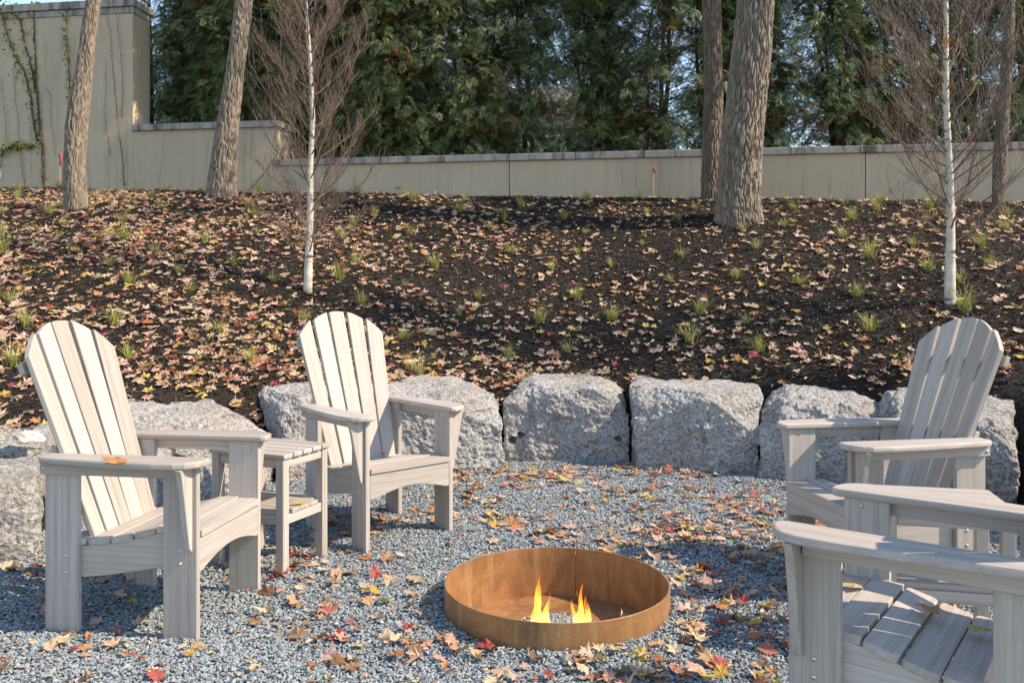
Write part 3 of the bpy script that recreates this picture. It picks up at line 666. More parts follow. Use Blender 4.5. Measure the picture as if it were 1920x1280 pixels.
def make_chair(label):
    t = thing('adirondack_chair', label, 'chair')
    leg = board(rect(cha + .03, cd), ct); rleg = board(rect(cha + .03, cd), ct)
    for s in (1, -1):
        put('front_leg', leg, t, Lc(s * (cw - ct / 2), -cd / 2, cha / 2 - .015), UP, FW)
        put('rear_leg', rleg, t, Lc(s * (cw - ct / 2), -cL - cd / 2, cha / 2 - .015), UP, FW)
        # arm: outline x = forward, y = lateral
        out = [(-.640, .252), (-.628, .240), (.018, .240), (.036, .248), (.043, .268), (.038, .300), (.022, .336), (-.006, .363), (-.045, .379), (-.13, .386), (-.26, .380), (-.42, .364), (-.56, .344), (-.628, .332), (-.642, .318)]
        out = [(x, (y_ - .31) * -s) for x, y_ in out]
        if s < 0: out = out[::-1]
        put('arm', board(out, .027, .008), t, Lc(s * .31, 0, cha + .0135), FW, (1, 0, 0))
        # rail below the arm, outside the legs
        L_ = .600; put('arm_rail', board(rect(L_, .046), .024), t, Lc(s * (cw + .0125), -.045 - L_ / 2, cha - .0235), FW, UP)
        # tapered bracket outside the front leg
        H_ = .325; br = [(0, 0), (0, .012), (.012, .020), (.04, .027), (H_ - .05, .074), (H_ - .02, .084), (H_, .092), (H_, 0)]
        br = [(x, y_ * 1.0) for x, y_ in br]
        put('arm_bracket', board(br if s > 0 else [(x, -y_) for x, y_ in br][::-1], .025), t, Lc(s * (cw + .0008), -.0285, cha - .0006 - H_), UP, (-1, 0, 0))
        # curved side rail carrying the seat
        top = [(0, .392), (-.06, .398), (-.12, .398), (-.185, .388), (-.28, .360), (-.38, .341), (-.48, .334), (-.60, .333)]
        bot = [(-.60, .200), (-.5, .206), (-.35, .224), (-.2, .252), (-.1, .268), (0, .276)]
        pr = [(x, z - .3) for x, z in top + bot]
        put('side_rail', board(pr, .026), t, Lc(s * (cw - ct - .0135), -.03, .3), FW, UP)
        for (fx, z_, pr_) in ((-.07, .34, 1), (-.07, .29, 1), (-cL - .05, .30, 1), (-cL - .05, .235, 1)):
            put('screw', scr, t, Lc(s * (cw + .001), fx, z_), FW, (0, 0, s))
        put('screw', scr, t, Lc(s * (cw + .0255), -cL - cd + .012, cha - .024), FW, (0, 0, s))
        put('screw', scr, t, Lc(s * (cw - ct - .001), -.055, cha - .022), FW, (0, 0, -s))
    # front apron with arched bottom
    hw_ = cw - ct - .0004
    ap = [(-hw_, .0625), (-hw_, -.072)] + [(-hw_ + .02 + (2 * hw_ - .04) * i / 12, -.072 + .042 * math.sin(math.pi * i / 12)) for i in range(13)] + [(hw_, -.072), (hw_, .0625)]
    ap = ap[::-1]
    put('front_apron', board([(x, y_) for x, y_ in ap], .027), t, Lc(0, -.0145, .328), (1, 0, 0), UP)
    # seat slats
    prof = [(-.038, .4052, hw_, 0.02), (-.137, .4095, hw_, -.04), (-.234, .391, .262, -.24), (-.332, .3655, .262, -.22), (-.430, .3525, .262, -.09), (-.528, .3485, .262, -.02)]
    for (f_, z_, h_, sl_) in prof:
        w_ = .094; L_ = 2 * h_ ; c_ = .012 if h_ > .26 else .003
        ol = [(-L_ / 2, -w_ / 2 + c_), (-L_ / 2 + c_, -w_ / 2), (L_ / 2 - c_, -w_ / 2), (L_ / 2, -w_ / 2 + c_), (L_ / 2, w_ / 2 - c_), (L_ / 2 - c_, w_ / 2), (-L_ / 2 + c_, w_ / 2), (-L_ / 2, w_ / 2 - c_)]
        put('seat_slat', board(ol, .025, .006), t, Lc(0, f_, z_), (1, 0, 0), (0, -math.cos(sl_), -math.sin(sl_)))
    # fan back
    B0, B1 = Vector((0, .500, .300)), None
    for i in range(5):
        q = i - 2
        xb, xt = q * .0865, q * .1185
        p0 = Lc(xb, -.470, .315); zt2 = 1.2202 - .012 - .022 * q * q * .95
        yt = -(.745 + (zt2 - 1.1325) * .36) - .020 * (1 - abs(q) / 2)
        p1 = Lc(xt, yt, zt2); ax = (p1 - p0); L_ = ax.length; ax.normalize()
        wb, wt = .081, .099
        # arched top
        topn = []
        for j in range(7):
            y_ = -wt / 2 + wt * j / 6; lat = xt + (-y_ if True else y_)
            zz = -.0245 * ((lat / .1185) ** 2 - q * q); topn.append((L_ + zz * 1.06, y_))
        ol = [(0, wb / 2), (0, -wb / 2)] + topn
        lat_dir = Vector((1, 0, 0)) + Vector((0, -.10 * q * 0, 0))
        twist = .07 * q
        put('back_slat', board(ol[::-1], .024, .0045), t, p0, ax, (math.cos(twist), math.sin(twist), 0))
    ta = Lc(0, -.745, 1.1325) - Lc(0, -.478, .374); ta.normalize()
    for (k_, hw2, hh) in ((.685, .272, .05), (.36, .235, .06)):
        p = Lc(0, -.470, .315) + ta * k_ * 1.1; p += Vector((0, .027 + (.006 if k_ > .6 else .002), 0))
        put('back_cleat', board(rect(2 * hw2, hh), .024), t, p, (1, 0, 0), ta)
    put('back_cleat', board(rect(2 * hw_ - .056, .10), .026), t, Lc(0, -.610, .28), (1, 0, 0), UP)
    return t
def copy_thing(src, label):
    c = src.copy(); col.objects.link(c); c['label'] = label
    for ch in src.children:
        d_ = ch.copy(); col.objects.link(d_); d_.parent = c
        for g_ in ch.children: e2 = g_.copy(); col.objects.link(e2); e2.parent = d_
    return c
GRP = 'weathered grey slatted armchairs around the fire pit'
chA = make_chair('slatted armchair at far left, side on, with an orange leaf on its near arm')
chA['group'] = GRP
chB = copy_thing(chA, 'slatted armchair behind the left table, facing the fire pit from the boulders')
chC = copy_thing(chA, 'slatted armchair at right facing left, its shaded fan back showing against the slope')
chD = copy_thing(chA, 'nearest armchair at lower right, cropped by the frame, seat strewn with leaves')
for c_, (x_, y_, th) in ((chA, (-1.164, 3.598, 81.46)), (chB, (-.539, 4.637, 41.56)), (chC, (1.383, 3.944, -80.1)), (chD, (.932, 2.627, -126.46))):
    c_.location = (x_, y_, 0); c_.rotation_euler = (0, 0, R(th))

def make_table(label, loc, rz, Lx=.455, Wy=.375):
    t = thing('side_table', label, 'side table', loc, rz, 'slatted grey side tables'); lh = .545; lt = .044
    leg = board(rect(lh + .02, lt), lt, .003)
    X0, Y0 = Lx / 2 - .012 - lt / 2, Wy / 2 - .012 - lt / 2
    for sx in (1, -1):
        for sy in (1, -1): put('leg', leg, t, (sx * X0, sy * Y0, lh / 2 - .01), UP, (1, 0, 0))
    for z_, hh in ((lh - .024, .046), (.252, .044)):
        for sy in (1, -1): put('apron', board(rect(2 * X0 - lt - .001, hh), .024), t, (0, sy * (Y0 + .004), z_), (1, 0, 0), UP)
        for sx in (1, -1): put('apron', board(rect(2 * Y0 - lt - .001, hh), .024), t, (sx * (X0 + .004), 0, z_), (0, 1, 0), UP)
    p = Wy / 5
    for i in range(5):
        put('top_slat', board(rect(Lx, p - .008), .022, .005), t, (0, (i - 2) * p, lh + .0112), (1, 0, 0), (0, 1, 0))
        L_ = Lx - .03 if 0 < i < 4 else 2 * X0 - lt - .004
        put('shelf_slat', board(rect(L_, p - .008 if 0 < i < 4 else p - .014), .022, .005), t, (0, (i - 2) * (p - .006), .2855), (1, 0, 0), (0, 1, 0))
    for sx in (1, -1): put('screw', scr, t, (sx * (Lx / 2 - .06), 0, lh + .0225), (1, 0, 0), (0, 1, 0))
    return t
ca = math.atan2(.17, -.39)
pN = G(531, 1078.8); dl = Vector((math.cos(ca), math.sin(ca), 0)); dw = Vector((-dl.y, dl.x, 0))
if dw.y < 0: dw = -dw
cL_ = pN + dl * (.455 / 2 - .012) + dw * (.375 / 2 - .012)
tL = make_table('side table with two slatted shelves between the two left chairs', (cL_.x, cL_.y, 0), ca)
pF = W(1610, 905, F * (CH - .568) / (905 - YH)); pR = W(1862, 917, F * (CH - .568) / (917 - YH)); dd_ = (pR - pF); dd_.z = 0; dd_.normalize(); bk_ = Vector((dd_.y, -dd_.x, 0))
if bk_.y > 0: bk_ = -bk_
cR = (pF + pR) / 2 + bk_ * .19
tR = make_table('side table between the two right chairs, mostly hidden by the near arm', (cR.x, cR.y, 0), math.atan2(dd_.y, dd_.x))

# leaves and odds lying on the furniture
def lay(label, p, s, k, sh, rot, cat='leaf', group=None):
    o = link('fallen_leaf', leaf_mesh(sh, k, 1)); o.location = p; o.scale = (s, s, s); o.rotation_euler = rot; return tag(o, label, cat, group)
bpy.context.view_layer.update()
def onz(u, v, z): p = G(u, v, z); return p
lay('large orange red maple leaf lying on the left chair arm', onz(222, 862, cha + .036), .13, 'orange', 0, (.05, -.12, 2.2))
lay('pale tan leaf with upright stalk on the front seat slat of the near right chair', onz(1604, 1093, .437), .095, 'tan', 4, (.1, -.1, 1.0))
lay('curled rusty brown leaf on the seat of the near right chair', onz(1748, 1143, .418), .105, 'orange', 1, (.15, .05, .9))
lay('golden leaf at the rear of the near right chair seat', onz(1838, 1178, .395), .09, 'yellow', 1, (.1, .05, 2.4))
lay('yellow leaf on the lower shelf of the left side table', onz(561, 943, .305), .06, 'yellow', 8, (.1, .1, .6))
lay('tiny dark red leaf where seat meets back on the second chair', onz(718, 851, .39), .045, 'red', 3, (.2, .1, 1.))
lay('tan leaf lying on top of the flat boulder behind the left chair', (W(404, 751, 6.3)), .10, 'tan', 1, (.1, 0, 2.))
lay('curled tan leaf leaning inside the fire pit', (PX + .29, PY + .04, -.075), .085, 'tan', 6, (1.1, .3, .9))
lay('bright red maple leaf standing against the foot of a boulder', W(1254, 879, 6.25), .085, 'red', 0, (1.0, .1, .2))
# fallen husk on a stalk
tb = Tubes(); t_ = thing('seed_husk', 'small dark round seed husk with a stalk on the gravel left of the fire pit', 'seed husk', G(840, 1026))
bm = bmesh.new(); bmesh.ops.create_icosphere(bm, subdivisions=3, radius=.014)
for v_ in bm.verts: v_.co *= 1 + .18 * noise.noise(v_.co * 90)
me = bpy.data.meshes.new('husk'); bm.to_mesh(me); bm.free(); o = link('husk', me, t_, m_walnut); o.location = (0, 0, .014)
tb.add([(.01, 0, .014), (.03, .002, .018), (.055, -.002, .013)], [.002, .0015, .001], 5); link('stalk', tb.mesh('stalk', m_walnut), t_)
# pale stone flake on the left boulder
bm = bmesh.new(); bmesh.ops.create_icosphere(bm, subdivisions=4, radius=1)
for v_ in bm.verts:
    p = v_.co.copy(); p.x *= .082; p.y *= .055; p.z *= .055
    if p.z < 0: p.z *= .25
    if p.z < .02 and p.x < 0: p.z += .022 * min(1, -p.x / .05)
    p += v_.co * noise.fractal(v_.co * 2.4, 1, 2, 3) * .012; v_.co = p
me = bpy.data.meshes.new('flake'); bm.to_mesh(me); bm.free(); o = link('stone_flake', me, None, m_pale); o.location = W(53, 826, 4.85); o.rotation_euler = (0, 0, .2)
tag(o, 'pale broken piece of stone resting on the left boulder', 'stone')

# ------------------------------------------------------------ tall trees
def trunk_mesh(pts, mat, seed, flare=1.25, k=120, ridge=.03, freq=9., dz=.022):
    """pts: list of (x, y, z, radius)"""
    P = [Vector(p[:3]) for p in pts]; zs = [p.z for p in P]
    def at(z):
        if z <= zs[0]: i = 0
        else: i = max(j for j in range(len(zs) - 1) if zs[j] <= z)
        t = (z - zs[i]) / (zs[i + 1] - zs[i]); c = P[i].lerp(P[i + 1], t); return c, pts[i][3] + (pts[i + 1][3] - pts[i][3]) * t
    z = zs[0]; rows = []
    while z < zs[-1]: rows.append(z); z += dz
    V, T, tn = [], [], []
    base = Vector((P[0].x, P[0].y, 0))
    for i, z in enumerate(rows):
        c, r_ = at(z); f = 1 + (flare - 1) * math.exp(-(z - zs[0]) / .28)
        for j in range(k):
            a_ = 2 * math.pi * j / k; q = Vector((math.cos(a_) * r_ * freq * 3.2, math.sin(a_) * r_ * freq * 3.2, z * freq * .6 + seed * 10))
            w_ = noise.noise(Vector((q.x * .6, q.y * .6, z * 3.5 + seed))) * .8
            q.x += w_; q.y += w_
            n1 = abs(noise.noise(q)); n2 = noise.noise(q * 2.6); rg = min(1, n1 * 3.0) * .75 + .25 * (n2 + .5)
            fl = 1 + (f - 1) * (1 + .5 * math.sin(a_ * 4 + seed))
            rr_ = r_ * fl + ridge * (rg - .6) + .035 * r_ * noise.noise(Vector((a_ and math.cos(a_) * 1.3, math.sin(a_) * 1.3, z * .8 + seed)))
            V.append((c.x - base.x + math.cos(a_) * rr_, c.y - base.y + math.sin(a_) * rr_, z)); tn.append(max(0, min(1, rg)))
    for i in range(len(rows) - 1):
        for j in range(k): q = i * k + j; q2 = i * k + (j + 1) % k; T.append((q, q2, q2 + k, q + k))
    return np_mesh('trunk', V, T, [mat], tone=tn, smooth=(ridge < .01)), at
def crown(seed, z0, spread, height, nleaf):
    g = random.Random(seed); tb = Tubes(); L = []
    for i in range(8):
        a_ = i * 2.4 + g.uniform(-.4, .4); z_ = z0 + g.uniform(-.4, 1.6); d_ = Vector((math.cos(a_), math.sin(a_), g.uniform(.6, 1.3))).normalized(); p = Vector((0, 0, z_)); path = [p.copy()]
        ln = spread * g.uniform(.7, 1.1)
        for s in range(6): p = p + d_ * ln / 6; d_ = (d_ + Vector((g.uniform(-.2, .2), g.uniform(-.2, .2), .08))).normalized(); path.append(p.copy())
        tb.add(path, [.07, .055, .045, .035, .025, .018, .01], 7)
        for q in range(16):
            b_ = path[g.randrange(2, 7)].copy(); dd = Vector((g.uniform(-1, 1), g.uniform(-1, 1), g.uniform(-.2, .8))).normalized(); pp = [b_]
            for s in range(4): b_ = b_ + dd * g.uniform(.15, .35); dd = (dd + Vector((g.uniform(-.3, .3), g.uniform(-.3, .3), g.uniform(-.2, .3)))).normalized(); pp.append(b_.copy()); L.append(b_.copy())
            tb.add(pp, [.012, .009, .007, .005, .003], 4)
    n = nleaf; c_ = np.array([tuple(L[g.randrange(len(L))]) for _ in range(n)]); gg = np.random.default_rng(seed); c_ += gg.normal(0, .14, c_.shape)
    V, T = shapes[1]; lm = scatter('crown_leaves', V, T, c_, rotmats(n, None, gg) * gg.uniform(.08, .14, n)[:, None, None], [LEAF['tan'], LEAF['yellow'], LEAF['orange']], gg.random(n), gg.integers(0, 3, n))
    return tb.mesh('limbs', m_bark_dark), lm
crown_a = crown(3, 0, 2.6, 3, 700)
def tall_tree(label, base_uv, prof, seed, mat, Yd=None, ridge=.03, flare=1.25, freq=9., crown_n=None, k=120):
    b_ = hit(*base_uv) if Yd is None else None
    Y = b_.y if b_ is not None else Yd
    pts = []
    for (v_, ul, ur) in prof: p = W((ul + ur) / 2, v_, Y); pts.append((p.x, p.y, p.z, (ur - ul) / 2 / F * Y))
    x0, y0, z0, r0 = pts[0]; pts = [(x0 - (pts[1][0] - x0) * .3, y0, z0 - .35, r0 * 1.05)] + pts
    dx = (pts[-1][0] - pts[-2][0]) / (pts[-1][2] - pts[-2][2]) * .6
    pts.append((pts[-1][0] + dx * 2.4, Y, pts[-1][2] + 2.4, pts[-1][3] * .8))
    me, at = trunk_mesh(pts, mat, seed, flare, k, ridge, freq)
    t = thing('shade_tree', label, 'tree', (pts[0][0], pts[0][1], 0)); link('trunk', me, t)
    top = pts[-1]
    l1 = link('limbs', crown_a[0], t); l2 = link('crown', crown_a[1], t)
    for o in (l1, l2): o.location = (top[0] - pts[0][0], 0, top[2] - .3); o.rotation_euler = (0, 0, seed * 1.3)
    return t, Y
_, y1 = tall_tree('leaning pale trunk at far left in front of the vine covered wall', (142, 392), [(392, 123, 163), (350, 120.5, 160), (300, 121, 158), (233, 125, 163), (180, 133, 168), (133, 143, 173), (67, 152, 178), (0, 163, 188)], 1, m_bark, ridge=.018, flare=1.06, freq=12)
_, y2 = tall_tree('stout leaning trunk in front of the stepped wall, second from left', (415, 366), [(368, 387, 445), (330, 392, 443), (267, 401, 443), (200, 413, 451), (133, 425, 457), (67, 434, 466), (0, 442, 473)], 2, m_bark, ridge=.024, flare=1.08, freq=11)
_, y4 = tall_tree('thickest furrowed trunk, leaning right, right of centre', (1384, 412), [(412, 1342, 1428), (370, 1345, 1424), (330, 1348, 1425), (281, 1350, 1428), (187, 1364, 1435), (94, 1374, 1444), (0, 1384, 1450)], 4, m_bark, ridge=.032, flare=1.12, freq=11, k=220)
_, y3 = tall_tree('slim upright trunk standing just behind the thickest one', (1327, 374), [(372, 1314, 1350), (281, 1317, 1353), (187, 1321, 1355), (94, 1320, 1353), (0, 1317, 1351)], 3, m_bark_dark, ridge=.02, flare=1.08, freq=11)
_, y5 = tall_tree('slender trunk at the far right in front of the wall', (1871, 389), [(389, 1861, 1882), (281, 1864, 1887), (187, 1872, 1893), (94, 1880, 1900), (0, 1886, 1902)], 5, m_bark_dark, ridge=.012, flare=1.1, freq=14, k=72)

# ------------------------------------------------------------ birches
def birch(label, prof, seed, spread, first, nb=46):
    b_ = hit((prof[0][1] + prof[0][2]) / 2, prof[0][0]); Y = b_.y; g = random.Random(seed)
    pts = []
    for (v_, ul, ur) in prof: p = W((ul + ur) / 2, v_, Y); pts.append((p.x, p.y, p.z, (ur - ul) / 2 / F * Y))
    x0, y0, z0, r0 = pts[0]; pts = [(x0, y0, z0 - .2, r0)] + pts
    ex = 1.6; pts.append((pts[-1][0], Y, pts[-1][2] + ex, .008))
    me, at = trunk_mesh(pts, m_birch, seed, 1.1, 28, .0035, 20, .03)
    t = thing('birch_tree', label, 'tree', (pts[0][0], pts[0][1], 0), group='young bare birches on the slope'); link('trunk', me, t)
    zf = CH - (first - YH) / F * Y; ztop = pts[-1][2]
    for i in range(nb):
        q = (i + g.random()) / nb; z_ = zf + (ztop - .15 - zf) * q ** .9; c, r_ = at(z_); a_ = i * 2.399 + g.uniform(-.4, .4)
        tb = Tubes(); reach = spread * (1 - .55 * q) * g.uniform(.7, 1.1) * (.65 + .35 * min(1, q * 6)); el = .58 + .45 * min(1, q * 1.6) + g.uniform(-.1, .2)
        L_ = reach / math.cos(el) * 1.25; d_ = Vector((math.cos(a_) * math.cos(el), math.sin(a_) * math.cos(el), math.sin(el) * .8)).normalized()
        p = Vector((c.x - pts[0][0], c.y - pts[0][1], z_)); path = [p.copy()]; nS = 8
        dirs = []
        for s in range(nS): p = p + d_ * L_ / nS; d_ = (d_ + Vector((g.uniform(-.1, .1), g.uniform(-.1, .1), .07))).normalized(); path.append(p.copy()); dirs.append(d_.copy())
        rb = .0058 * (1 - .5 * q) + .0014; tb.add(path, [rb * (1 - .85 * s / nS) + .0008 for s in range(nS + 1)], 4, False)
        for s in range(1, nS):
            for rep in range(4):
                if g.random() < .2: continue
                pp = path[s].lerp(path[s + 1], g.random()); dd = (dirs[s] * .9 + Vector((g.uniform(-1, 1), g.uniform(-1, 1), g.uniform(-.2, .6))) * .75).normalized(); q_ = [pp.copy()]; l2 = L_ * g.uniform(.16, .42) * (1 - .3 * s / nS); ds = []
                for j in range(4): pp = pp + dd * l2 / 4; dd = (dd + Vector((g.uniform(-.2, .2), g.uniform(-.2, .2), .20))).normalized(); q_.append(pp.copy()); ds.append(dd.copy())
                tb.add(q_, [.0021, .0018, .0015, .0012, .0008], 3, False)
                for j in (1, 2, 3):
                    if g.random() < .65:
                        p3 = q_[j].copy(); d3 = (ds[j] + Vector((g.uniform(-1, 1), g.uniform(-1, 1), g.uniform(-.2, .6))) * .6).normalized(); l3 = g.uniform(.07, .2)
                        tb.add([p3, p3 + d3 * l3 * .5, p3 + (d3 + Vector((0, 0, .12))) * l3], [.0017, .0013, .0008], 3, False)
        link('branch', tb.mesh('branch', m_twig), t)
    return t, Y, pts
bt1, by1, _ = birch('young bare birch with white trunk on the left half of the slope', [(548, 569, 585), (439, 574, 587), (400, 576, 588), (314, 577, 587), (220, 582, 591), (100, 577, 584), (33, 573, 578), (0, 572, 576)], 11, .64, 505, 100)
bt2, by2, _ = birch('young bare birch with white trunk at right above the fan backed chair', [(568, 1771, 1791), (422, 1775, 1790), (328, 1774, 1787), (187, 1768, 1779), (47, 1769, 1778), (0, 1769, 1778)], 12, .84, 462, 112)
for (u, v_, Yb, k, s, lb) in ((1773, 82, by2, 'orange', .12, 'orange dry leaf caught high against the right birch trunk'), (576, 62, by1, 'orange', .09, 'dry orange leaf hanging on the left birch near the top'),
                         (548, 292, by1, 'tan', .10, 'pale dry leaf caught in the left birch beside the wall step'), (1828, 152, by2, 'yellow', .10, 'yellow leaf caught in the right birch twigs')):
    p = W(u, v_, Yb - .08); lay(lb, p, s, k, 3, (1.2, .2, random.uniform(0, 3)))

# ------------------------------------------------------------ hedge of arborvitae
def spray(seed):
    g = np.random.default_rng(seed); V, T = [], []
    def blade(p, d, n_, L, w):
        b = len(V); s = np.cross(d, n_); s /= np.linalg.norm(s); V.extend([p - s * w * .5, p + d * L * .5 + s * w, p + d * L, p + d * L * .5 - s * w]); T.extend([(b, b + 1, b + 2), (b, b + 2, b + 3)])
    nn = np.array([0, 0, 1.]); m = 9
    for i in range(m):
        t = i / (m - 1); p = np.array([t * .8, .06 * math.sin(t * 3), -.25 * t * t]); L = .42 * (1 - .72 * t) + .07
        for s in (-1, 1):
            a_ = s * (.62 + .2 * g.random()); dz = -.1 - .45 * g.random(); d = np.array([math.cos(a_), math.sin(a_), dz]); d /= np.linalg.norm(d)
            blade(p, d, nn, L, .017)
            for q_, s2 in ((.3, .55), (.5, -.5), (.7, .5)):
                q = p + d * L * q_; a2 = a_ + s * s2; d2 = np.array([math.cos(a2), math.sin(a2), dz - .15]); blade(q, d2 / np.linalg.norm(d2), nn, L * .42, .014)
    blade(np.array([.7, 0, -.18]), np.array([.9, 0, -.4]), nn, .35, .018)
    return np.array(V), np.array(T)
SPV, SPT = spray(1)
def cedar(seed, thin, h=4.6):
    g = random.Random(seed); gg = np.random.default_rng(seed); tb = Tubes(); P, D, tn, mi = [], [], [], []
    stems = []
    for s in range(g.choice([2, 3, 3])):
        a_ = g.uniform(0, 6.28); p = Vector((math.cos(a_) * .12, math.sin(a_) * .12, -.25)); d_ = Vector((math.cos(a_) * .16, math.sin(a_) * .12, 1)).normalized(); path = [p.copy()]
        for j in range(12): p = p + d_ * (h * .95) / 12; d_ = (d_ + Vector((g.uniform(-.06, .06), g.uniform(-.06, .06), .02))).normalized(); path.append(p.copy())
        tb.add(path, [.055 * (1 - j / 13.5) for j in range(13)], 7); stems.append(path)
    nb = 230
    for i in range(nb):
        q = (i + g.random()) / nb; st_ = g.choice(stems); zz = .15 + q * h; jj = min(11, int(zz / (h * .95) * 12)); c = st_[jj].lerp(st_[jj + 1], g.random())
        a_ = g.uniform(0, 6.28) if g.random() < .45 else g.gauss(-1.57, .8); reach = g.uniform(.35, .95) * (1. - .35 * q)
        low = q < .12
        if low and g.random() < .72:
            e_ = c + Vector((math.cos(a_), math.sin(a_), g.uniform(-.1, .5))) * reach * .8; tb.add([c, (c + e_) / 2 + Vector((0, 0, .05)), e_], [.010, .007, .003], 4, False); continue
        e_ = c + Vector((math.cos(a_) * reach, math.sin(a_) * reach * .8, g.uniform(.0, .35)))
        tb.add([c, (c + e_) / 2 + Vector((0, 0, .04)), e_], [.011, .008, .004], 4, False)
        if g.random() < (thin * 2.1 if .26 < q < .60 else thin * .3): continue
        base = g.uniform(.15, .85); dry = g.random() < .07
        for s in range(g.randrange(15, 26)):
            off = Vector((g.gauss(0, .11), g.gauss(0, .10), g.gauss(-.02, .10))); t_ = g.uniform(.55, 1.1)
            P.append(tuple(c.lerp(e_, t_) + off)); aa = a_ + g.gauss(0, .55); D.append((aa, g.uniform(-.1, .95), g.gauss(0, .5), g.uniform(.13, .25))); tn.append(min(1, max(0, base + g.gauss(0, .16)))); mi.append(1 if dry or g.random() < .03 else 0)
        # inner dead twigs
    for i in range(60):
        st_ = g.choice(stems); j = g.randrange(0, 9); c = st_[j]; a_ = g.uniform(0, 6.28); L_ = g.uniform(.3, .8)
        tb.add([c, c + Vector((math.cos(a_) * L_ * .5, math.sin(a_) * L_ * .5, L_ * .25)), c + Vector((math.cos(a_ + .2) * L_, math.sin(a_ + .2) * L_, L_ * .7))], [.006, .004, .002], 3, False)
    P = np.array(P); D = np.array(D); n = len(P)
    ca_, sa_ = np.cos(D[:, 0]), np.sin(D[:, 0]); cp, sp_ = np.cos(D[:, 1]), np.sin(D[:, 1]); z = np.zeros(n)
    X_ = np.stack([ca_ * cp, sa_ * cp, -sp_], 1); Y_ = np.stack([-sa_, ca_, z], 1); Z_ = np.cross(X_, Y_)
    cr, sr = np.cos(D[:, 2])[:, None], np.sin(D[:, 2])[:, None]; Y2 = Y_ * cr + Z_ * sr; Z2 = Z_ * cr - Y_ * sr
    M = np.stack([X_, Y2, Z2], 2) * D[:, 3][:, None, None]
    return tb.mesh('stems', m_stem), scatter('foliage', SPV, SPT, P, M, [m_fol, m_folb], np.array(tn), np.array(mi))
dense = [cedar(20 + i, .0) for i in range(4)]; thin = [cedar(40 + i, .08) for i in range(4)]
used_h = {}; i = 0; s = s_a - .35; sx_end = wall_s(2150)
while s < sx_end:
    for row in (0, 1):
        u = 960 + F * WP(s + .55 * row, 1.2, 0).x / WP(s + .55 * row, 1.2, 0).y
        dn = (u < 880) or (row == 0 and 1450 < u < 1600 and False)
        st_me, fo_me = random.choice(dense if dn else thin)
        p = WP(s + random.uniform(-.12, .12) + .55 * row, 1.25 + row * .95 + random.uniform(-.12, .12), 3.05)
        if row == 1 and u > 880 and random.random() < .5: continue
        k_ = 1.0 if u > 200 else .9
        zz_ = [(270, 'beside the end of the tall wall'), (400, 'left of the stout leaning trunk'), (470, 'behind the stout leaning trunk'), (540, 'above the wall step'), (640, 'behind the left birch'), (720, 'just right of the left birch'),
               (800, 'left of the white marker flag'), (880, 'just right of the white marker flag'), (1000, 'above the first wall joint'), (1100, 'midway from wall joint to stake'), (1180, 'left of the pink topped stake'), (1270, 'above the pink topped stake'),
               (1340, 'behind the slim upright trunk'), (1450, 'behind the thickest trunk'), (1560, 'right of the thickest trunk'), (1660, 'above the right wall joint'), (1740, 'left of the right birch'), (1820, 'behind the right birch'), (1900, 'behind the far right trunk'), (9999, 'at the right edge')]
        side = next(b_ for a_, b_ in zz_ if u < a_); rw = 'front' if row == 0 else 'back'
        t = thing('arborvitae', f'feathery evergreen, {rw} row of hedge, {side}', 'evergreen', p, random.uniform(-.5, .5), 'feathery evergreens of the hedge')
        used_h[t['label']] = used_h.get(t['label'], 0) + 1
        if used_h[t['label']] > 1: t['label'] += ', the one further right'
        t.scale = (k_, k_, k_ * random.uniform(.95, 1.1)); link('stems', st_me, t); link('foliage', fo_me, t); i += 1
    s += random.uniform(.85, 1.0)

# pale house glimpsed through the hedge
hs = thing('house', 'pale house glimpsed through gaps in the hedge', 'house', (-1.5, 34, 2.5), R(-6))
def hb(nm, x0, x1, y0, y1, z0, z1, mat, par=hs, bev=0): return link(nm, bx(x0, x1, y0, y1, z0, z1, bev), par, mat)
hb('wall', -8.5, 7, 0, 8, -.2, 5.0, m_house)
bm = bmesh.new(); vs = [bm.verts.new(c) for c in ((-9, -.5, 5), (7.5, -.5, 5), (7.5, 8.5, 5), (-9, 8.5, 5), (-5, 4, 7.6), (3.5, 4, 7.6))]
for f in ((0, 1, 5, 4), (2, 3, 4, 5), (1, 2, 5), (3, 0, 4), (3, 2, 1, 0)): bm.faces.new([vs[i_] for i_ in f])
me = bpy.data.meshes.new('roof'); bm.to_mesh(me); bm.free(); link('roof', me, hs, m_roof)
for x_ in (-7, -4.2, -1.4, 1.4, 4.2):
    for z_ in (.9, 3.0):
        w_ = hb('window', x_ - .55, x_ + .55, -.06, .02, z_, z_ + 1.4, m_trim); hb('pane', x_ - .45, x_ + .45, -.075, -.05, z_ + .1, z_ + 1.3, m_glass, w_)

